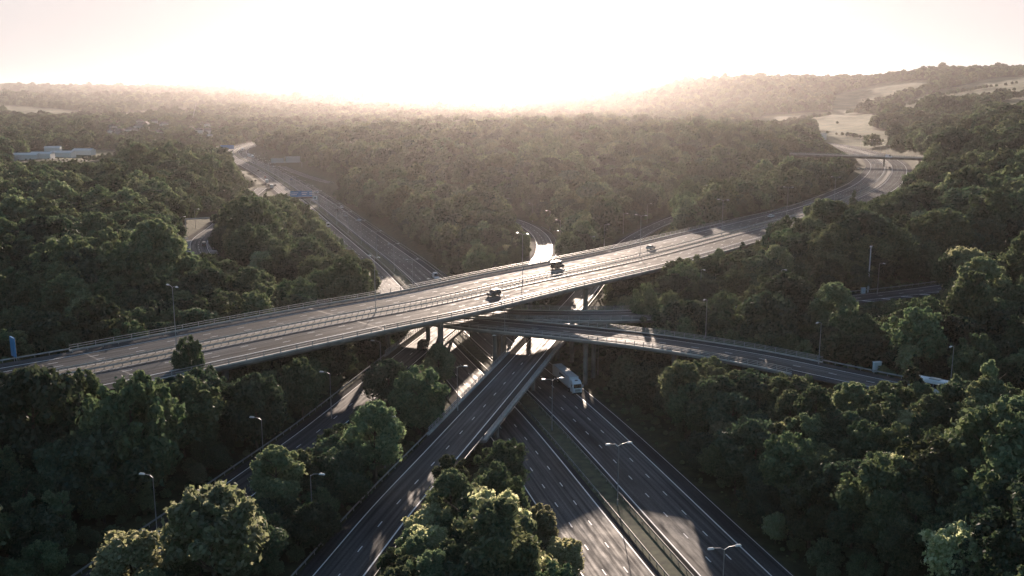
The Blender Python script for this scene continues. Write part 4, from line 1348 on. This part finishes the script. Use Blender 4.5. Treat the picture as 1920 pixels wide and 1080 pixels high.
V = [
    ('car_silver', 1220, 467, E, 20, True, 'silver hatchback on the topmost viaduct beside the double-armed lamp', 'car'),
    ('car_white', 1444, 408, E, 20, True, 'white car alone at the far end of the topmost viaduct', 'car'),
    ('van_dark', 1047, 503, E, 20, True, 'dark boxy van in the bright far carriageway of the topmost viaduct', 'van'),
    ('suv_dark', 924, 555, E, 20, False, 'dark off-roader with long shadow on the near carriageway of the topmost viaduct', 'car'),
    ('car_dark', 1668, 316, E, 20, True, 'tiny dark car in the bend just under the slim bridge', 'car'),
    ('lorry', 1072, 732, A, 0, False, 'white articulated lorry coming out from under the viaducts in deep shade', 'lorry'),
    ('van_white', 817, 523, A, 0, False, 'white van about to pass below the topmost viaduct', 'van'),
    ('suv_white', 1088, 0, A, 0, False, '', ''),
    ('car_white', 674, 414, A, 0, False, 'white car on the inner oncoming lane, fourth from the topmost viaduct', 'car'),
    ('car_silver', 647, 406, A, 0, False, 'silver car in the middle oncoming lane level with the white van going away', 'car'),
    ('car_dark', 632, 396, A, 0, False, 'dark car of the close pair just past the blue gantry, nearer the reserve', 'car'),
    ('car_white', 641, 390, A, 0, False, 'white car of the close pair just past the blue gantry, nearer the hard shoulder', 'car'),
    ('car_white', 584, 362, A, 0, False, 'white car side by side with another beyond the blue gantry, nearer the reserve', 'car'),
    ('suv_white', 595, 362, A, 0, False, 'white car side by side with another beyond the blue gantry, nearer the hard shoulder', 'car'),
    ('car_blue', 546, 338, A, 0, False, 'bluish car oncoming in a middle lane before the grey double gantry', 'car'),
    ('car_dark', 530, 324, A, 0, False, 'dark car oncoming where the further slip road joins', 'car'),
    ('car_silver', 517, 322, A, 0, False, 'silver car oncoming close to the reserve where the further slip road joins', 'car'),
    ('car_white', 525, 313, A, 0, False, 'pale car in the outermost lane near the grey gantry leg', 'car'),
    ('car_white', 493, 310, A, 0, False, 'pale car oncoming beneath the grey double gantry', 'car'),
    ('lorry_plain', 474, 297, A, 0, False, 'white lorry oncoming in the hazy bend, the nearer of two in convoy', 'lorry'),
    ('box', 467, 294, A, 0, False, 'white box lorry oncoming in the hazy bend, just behind another lorry', 'lorry'),
    ('lorry_plain', 455, 283, A, 0, False, 'white lorry highest up in the hazy bend', 'lorry'),
    ('car_silver', 474, 303, A, 0, False, 'grey car oncoming below the two hazy lorries', 'car'),
    ('car_dark', 452, 289, A, 0, False, 'dark car oncoming behind the highest hazy lorry', 'car'),
    ('car_white', 460, 297, A, 0, False, 'small pale car beside the hazy pair of lorries', 'car'),
    ('car_silver', 484, 300, A, 0, False, 'pale car between the hazy lorries and the grey gantry', 'car'),
    ('van_white', 615, 426, A, 0, True, 'white van going away just past the blue gantry', 'van'),
    ('car_dark', 592, 408, A, 0, True, 'dark car going away close under the blue gantry', 'car'),
    ('car_silver', 598, 436, A, 0, True, 'silver car at the wood edge behind the white van', 'car'),
    ('car_dark', 516, 349, A, 0, True, 'dark car going away alongside the green and white lorry', 'car'),
    ('box_green', 508, 354, A, 0, True, 'green-backed lorry going away, nearer of two side lorries at the wood edge', 'lorry'),
    ('box', 500, 344, A, 0, True, 'white box lorry going away just ahead of the green-backed one', 'lorry'),
    ('van_dark', 490, 350, A, 0, True, 'dark van on the slip lane beside the two lorries', 'van'),
    ('car_red', 497, 333, A, 0, True, 'red car going away just ahead of the white box lorry', 'car'),
    ('car_dark', 484, 321, A, 0, True, 'dark car alone going away past the red one', 'car'),
    ('car_silver', 427, 288, A, 0, True, 'tiny grey car going away at the edge of the hazy bend', 'car'),
    ('car_dark', 436, 284, A, 0, True, 'tiny dark car going away highest in the hazy bend', 'car'),
    ('suv_dark', 383, 462, D, 9, False, 'dark car on the chevron-marked road in the dark wood', 'car'),
    ('coach', 1757, 742, D, 13, False, 'white coach partly hidden behind trees on the curved road', 'coach'),
    ('van_white', 1665, 296, G, 28, True, 'white van crossing the slim bridge over the bend', 'van'),
    ('car_silver', 1812, 302, G, 28, True, 'pale car on the slim bridge approach among dark trees', 'car'),
    ('van_dark', 792, 655, C, 7, True, 'dark van partly behind a viaduct pier on the further slip road bridge', 'van'),
]
for k, px, py, pt, z, aw, lab, ct in V:
    if lab: vehicle(k, px, py, pt, z, aw, lab, None, ct)

# ------------------------------------------------------------------ gantries, signs, mast, cabinets
def beam_gantry(path, s, o0, o1, h, label, signs, truss=True, legs=(True, True)):
    a = path.pos(s, o0); b = path.pos(s, o1)
    root = thing('sign_gantry', label, 'gantry')
    rz = math.atan2(b[1] - a[1], b[0] - a[0])
    L = math.hypot(b[0] - a[0], b[1] - a[1])
    root.location = a; root.rotation_euler = (0, 0, rz)
    mb = MB()
    for y in (-.5, .5):
        for z in (h, h + 1.2): mb.box((L / 2, y, z), (L, .16, .16))
    k = 0
    while k * 1.5 < L - 1:
        for y in (-.5, .5): mb.tube((k * 1.5, y, h + (0 if k % 2 else 1.2)), (k * 1.5 + 1.5, y, h + (1.2 if k % 2 else 0)), .05, .05, 5)
        k += 1
    mb.build('truss', 'signback', root)
    for i, x in enumerate((0, L)):
        if legs[i]:
            for y in (-.5, .5):
                mb = MB(); mb.box((x, y, h / 2 - 1.5), (.3, .3, h + 3)); mb.build('leg', 'steel', root)
    for (x, w, hh, m, marks) in signs:
        mb = MB(); mb.box((x, -.72, h + .5 + hh / 2 - .3), (w, .12, hh)); sg = mb.build('sign_panel', m, root)
        if marks:
            mb = MB(); r = random.Random(int(x * 10))
            for row, rr in enumerate(marks):
                for cx, wd in rr:
                    q = cx - wd / 2
                    while q < cx + wd / 2:
                        g = r.uniform(.35, .6)
                        mb.box((x + q + g / 2, -.792, h + .5 + hh - .3 - 1.1 - row * 1.25), (g * .72, .02, .62)); q += g
            # a down arrow under every column of words
            mb.build('lettering', 'white', sg)
    return root
s = A.near(*at(590, 387)[:2])[0]
g = beam_gantry(A, s, -27.5, 1.2, 7.0, 'gantry carrying a long blue direction sign and a small white square across the away-going carriageway',
            [(17.5, 15.0, 4.0, 'signblue', [[(-5, 5.5), (2.0, 3.4), (7.2, 3.2)], [(-5, 4.0), (2.0, 3.0), (7.2, 3.0)]])])
mb = MB(); mb.box((27.0, -.72, 6.2), (2.6, .1, 2.6)); w_ = mb.build('lane_signal', 'white', g)
mb = MB(); mb.box((27.0, -.79, 6.2), (1.2, .03, 1.2)); mb.build('signal_mark', 'black', w_)
mb = MB(); mb.box((17.5, -.2, 6.4), (15, 1.4, .9)); mb.build('sign_underside', 'black', g)  # black box along the bottom of the blue sign
s = A.near(*at(512, 322)[:2])[0]
beam_gantry(A, s, 2, 36, 9.0, 'grey-backed double sign gantry over the oncoming carriageway where a slip road joins', [(9, 13, 4.6, 'signback', None), (25, 15, 6.2, 'signback', None)])
s = A.near(*at(447, 292)[:2])[0]
beam_gantry(A, s, -24, -2, 9.0, 'blue direction sign gantry in the hazy bend of the motorway', [(11, 17, 5.0, 'signblue', None)])
s = C.near(*at(700, 357, 2.5)[:2])[0]
beam_gantry(C, s, -11, 13, 8.0, 'grey gantry with two sign backs rising out of the trees over the slip road', [(5, 9, 4.2, 'signback', None), (16, 8, 4.0, 'signback', None)])
s = D.near(*at(378, 446, 9)[:2])[0]
ga = at(349, 441, 8); gb = at(415, 437, 8)
root = thing('sign_gantry', 'thin dark gantry above the chevron road at the dark wood edge', 'gantry', ga)
mb = MB(); Lg = math.hypot(gb[0] - ga[0], gb[1] - ga[1])
mb.box((Lg / 2, 0, 8), (Lg, .6, .55)); mb.build('crossbeam', 'signback', root)
for x in (0, Lg):
    mb = MB(); mb.box((x, 0, 4), (.35, .35, 8)); mb.build('leg', 'steel', root)
root.rotation_euler = (0, 0, math.atan2(gb[1] - ga[1], gb[0] - ga[0]))
# tall blue sign seen nearly edge-on beyond the far parapet
p = E.pos(E.near(*at(33, 676, 20)[:2])[0], -17.9)
root = thing('road_sign', 'tall narrow blue road sign seen almost edge-on beyond the far parapet', 'sign', (p[0], p[1], p[2] - .5))
mb = MB(); mb.box((0, 0, 3.5), (.35, 2.6, 4.2)); mb.build('sign_panel', 'signblue', root)
for y in (-.9, .9):
    mb = MB(); mb.tube((0.25, y, 0), (0.25, y, 5.4), .08, .08, 8); mb.build('post', 'steel', root)
root.rotation_euler = (0, 0, E.ang(5 + E.near(p[0], p[1])[0]))
# camera mast and cabinets
x, y, z = at(1627, 547, 13.2); z = float(height(x, y)[0])
root = thing('camera_mast', 'tall pale mast topped by a camera above the shaded road', 'mast', (x, y, z))
mb = MB(); mb.tube((0, 0, 0), (0, 0, 15), .24, .16, 10); mb.build('pole', 'cabinet', root)
mb = MB(); mb.box((0, 0, 15.3), (.7, .5, .45)); mb.build('camera_housing', 'white', root, bevel=.06)
mb = MB(); mb.box((0, -.3, 1.8), (.5, .3, .9)); mb.build('control_box', 'cabinet', root)
def cabinet(px, py, lab, w=1.4, h=1.6, zz=13):
    x, y, z = at(px, py, zz); z = float(height(x, y)[0])
    r = thing('roadside_cabinet', lab, 'cabinet', (x, y, z), .3)
    mb = MB(); mb.box((0, 0, h / 2), (w, .7, h)); b = mb.build('body', 'cabinet', r, bevel=.03)
    mb = MB(); mb.box((0, 0, h + .06), (w + .12, .85, .12)); mb.build('lid', 'white', r)
    for sg in (-.25, .25):
        mb = MB(); mb.box((sg * w, -.36, h / 2), (w * .46, .03, h * .85)); d_ = mb.build('door', 'cabinet', r)
        mb = MB(); mb.box((sg * w * .3, -.385, h / 2), (.05, .03, .2)); mb.build('handle', 'black', d_)
cabinet(1644, 693, 'pale grey-blue cabinet behind the barrier at the end of the curved viaduct', 2.0, 2.3)
cabinet(1618, 550, 'small pale cabinet at the foot of the camera mast', 1.4, 2.0)

# ------------------------------------------------------------------ the town in the valley, sheds, crane
def shed(px, py, L, W, H, rz, lab):
    g = hit(px, py)
    r = thing('warehouse', lab, 'warehouse', (g[0], g[1], g[2] - 1), rz)
    mb = MB(); mb.box((0, 0, (H + 1) / 2), (L, W, H + 1)); mb.build('wall', 'render', r)
    mb = MB()
    for k in (-1, 1):
        mb.quad([(-L / 2 - .5, k * (W / 2 + .5), H + 1), (L / 2 + .5, k * (W / 2 + .5), H + 1), (L / 2 + .5, 0, H + 3.2), (-L / 2 - .5, 0, H + 3.2)][::k])
    for k in (-1, 1):
        mb.quad([(k * L / 2, -W / 2 - .5, H + 1), (k * L / 2, W / 2 + .5, H + 1), (k * L / 2, 0, H + 3.2)][::k])
    mb.build('roof', 'roofwhite', r)
for px, py, L, W, H, rz, lab in (
    (48, 299, 28, 13, 5, .1, 'long white-roofed warehouse nearest the frame edge beyond the dark hill'),
    (80, 297, 22, 12, 5, .05, 'white-roofed warehouse second along beyond the dark hill'),
    (118, 294, 26, 13, 5, 0, 'white-roofed warehouse in the middle of the row beyond the dark hill'),
    (158, 290, 24, 12, 5, -.1, 'white-roofed warehouse at the end of the row beyond the dark hill'),
    (100, 284, 20, 12, 5, .2, 'smaller pale shed behind the row of warehouses'),
    (375, 262, 40, 16, 6, .1, 'pale flat building below the crane in the hazy town')):
    shed(px, py, L, W, H, rz, lab)
hr = random.Random(4)
wall_p = None
def house(x, y, z, rz, lab, grp, s=1.0):
    global wall_p
    if wall_p is None:
        r = thing('house', lab, 'house', (x, y, z), rz, grp)
        mb = MB(); mb.box((0, 0, 2.5), (11, 8, 6.5)); w_ = mb.build('wall', 'render', r)
        mb = MB()
        for k in (-1, 1): mb.quad([(-6, k * 4.6, 5.6), (6, k * 4.6, 5.6), (5.5, 0, 9), (-5.5, 0, 9)][::k])
        for k in (-1, 1): mb.quad([(k * 5.4, -4.2, 5.7), (k * 5.4, 4.2, 5.7), (k * 5.4, 0, 8.9)][::k])
        ro = mb.build('roof', 'tile', r)
        mb = MB(); mb.box((3, .6, 9), (.8, .8, 2)); mb.build('chimney', 'tile', ro)
        for x_ in (-3, 3):
            for z_ in (1.6, 4.3):
                mb = MB(); mb.box((x_, -4.02, z_), (1.6, .08, 1.3)); mb.build('window', 'white', r)
        wall_p = r
        return
    dup(wall_p, (x, y, z), rz, lab, grp, (s, s, s))
for k in range(46):
    px = hr.uniform(205, 400); py = 262 - hr.random() * 30 + (300 - px) * .03
    g = hit(px, py)
    if g: house(g[0], g[1], g[2] + hr.uniform(1, 4), hr.uniform(0, 3), 'small hazy house of the town beyond the dark hill', 'houses of the hazy town', hr.uniform(.9, 1.4))
g = hit(361, 238)
if g:
    r = thing('tower_crane', 'thin leaning crane jib rising over the hazy town', 'crane', g)
    hgt = 34 / 1800 * g[1] * 1.0
    mb = MB(); mb.tube((0, 0, 0), (0, 0, hgt * .35), 1.0, .9, 4); mb.build('mast', 'signback', r)
    mb = MB(); mb.tube((0, 0, hgt * .33), (hgt * .28, 0, hgt * 1.25), .9, .35, 4); mb.build('jib', 'signback', r)
    mb = MB(); mb.box((-2.5, 0, hgt * .34), (6, 2.5, 3)); mb.build('cab', 'roofwhite', r)
# farm building by the bend
g = hit(1535, 262)
if g:
    r = thing('farm_building', 'low grey building behind the bend of the upper motorway at the field edge', 'building', (g[0], g[1], g[2]), .2)
    mb = MB(); mb.box((0, 0, 4), (16, 10, 8)); mb.build('wall', 'render', r)
    mb = MB(); mb.box((0, 0, 8.3), (17, 11, .6)); mb.build('roof', 'signback', r)

# chevron hatching on the road in the dark wood
mb = MB()
sc0 = D.near(*at(374, 452, 9)[:2])[0]
for k in range(12):
    s = sc0 - 6 + k * 4.5
    q = [D.pos(s, 3.9, .014), D.pos(s + 2.2, 7.4, .014), D.pos(s + 3.4, 7.4, .014), D.pos(s + 1.2, 3.9, .014)]
    mb.quad(q)
    q = [D.pos(s, -4.0, .014), D.pos(s + 2.2, -6.9, .014), D.pos(s + 3.4, -6.9, .014), D.pos(s + 1.2, -4.0, .014)]
    mb.quad(q)
sf0 = F.near(100, 293)[0]
for k in range(9):
    s = sf0 - 8 + k * 8.0
    mb.quad([F.pos(s, 3.9, .014), F.pos(s + 2.4, 6.2, .014), F.pos(s + 3.4, 6.2, .014), F.pos(s + 1.0, 3.9, .014)])
tag(mb.build('road_marking', 'paint'), kind='structure')

# ------------------------------------------------------------------ haze
def haze():
    mb = MB()
    mb.box((0, 8300, 110), (34000, 18500, 280))
    m = bpy.data.materials.new('haze'); m.use_nodes = True
    t = m.node_tree; t.nodes.clear()
    out = t.nodes.new('ShaderNodeOutputMaterial')
    v = t.nodes.new('ShaderNodeVolumePrincipled')
    v.inputs['Color'].default_value = (0.95, 0.90, 0.90, 1)
    v.inputs['Density'].default_value = 0.000034
    v.inputs['Anisotropy'].default_value = 0.80
    t.links.new(v.outputs[0], out.inputs['Volume'])
    M['haze'] = m
    o = mb.build('haze', 'haze')
    tag(o, 'pale warm haze that thickens towards the distant ridges', 'haze', None, 'stuff')
haze()
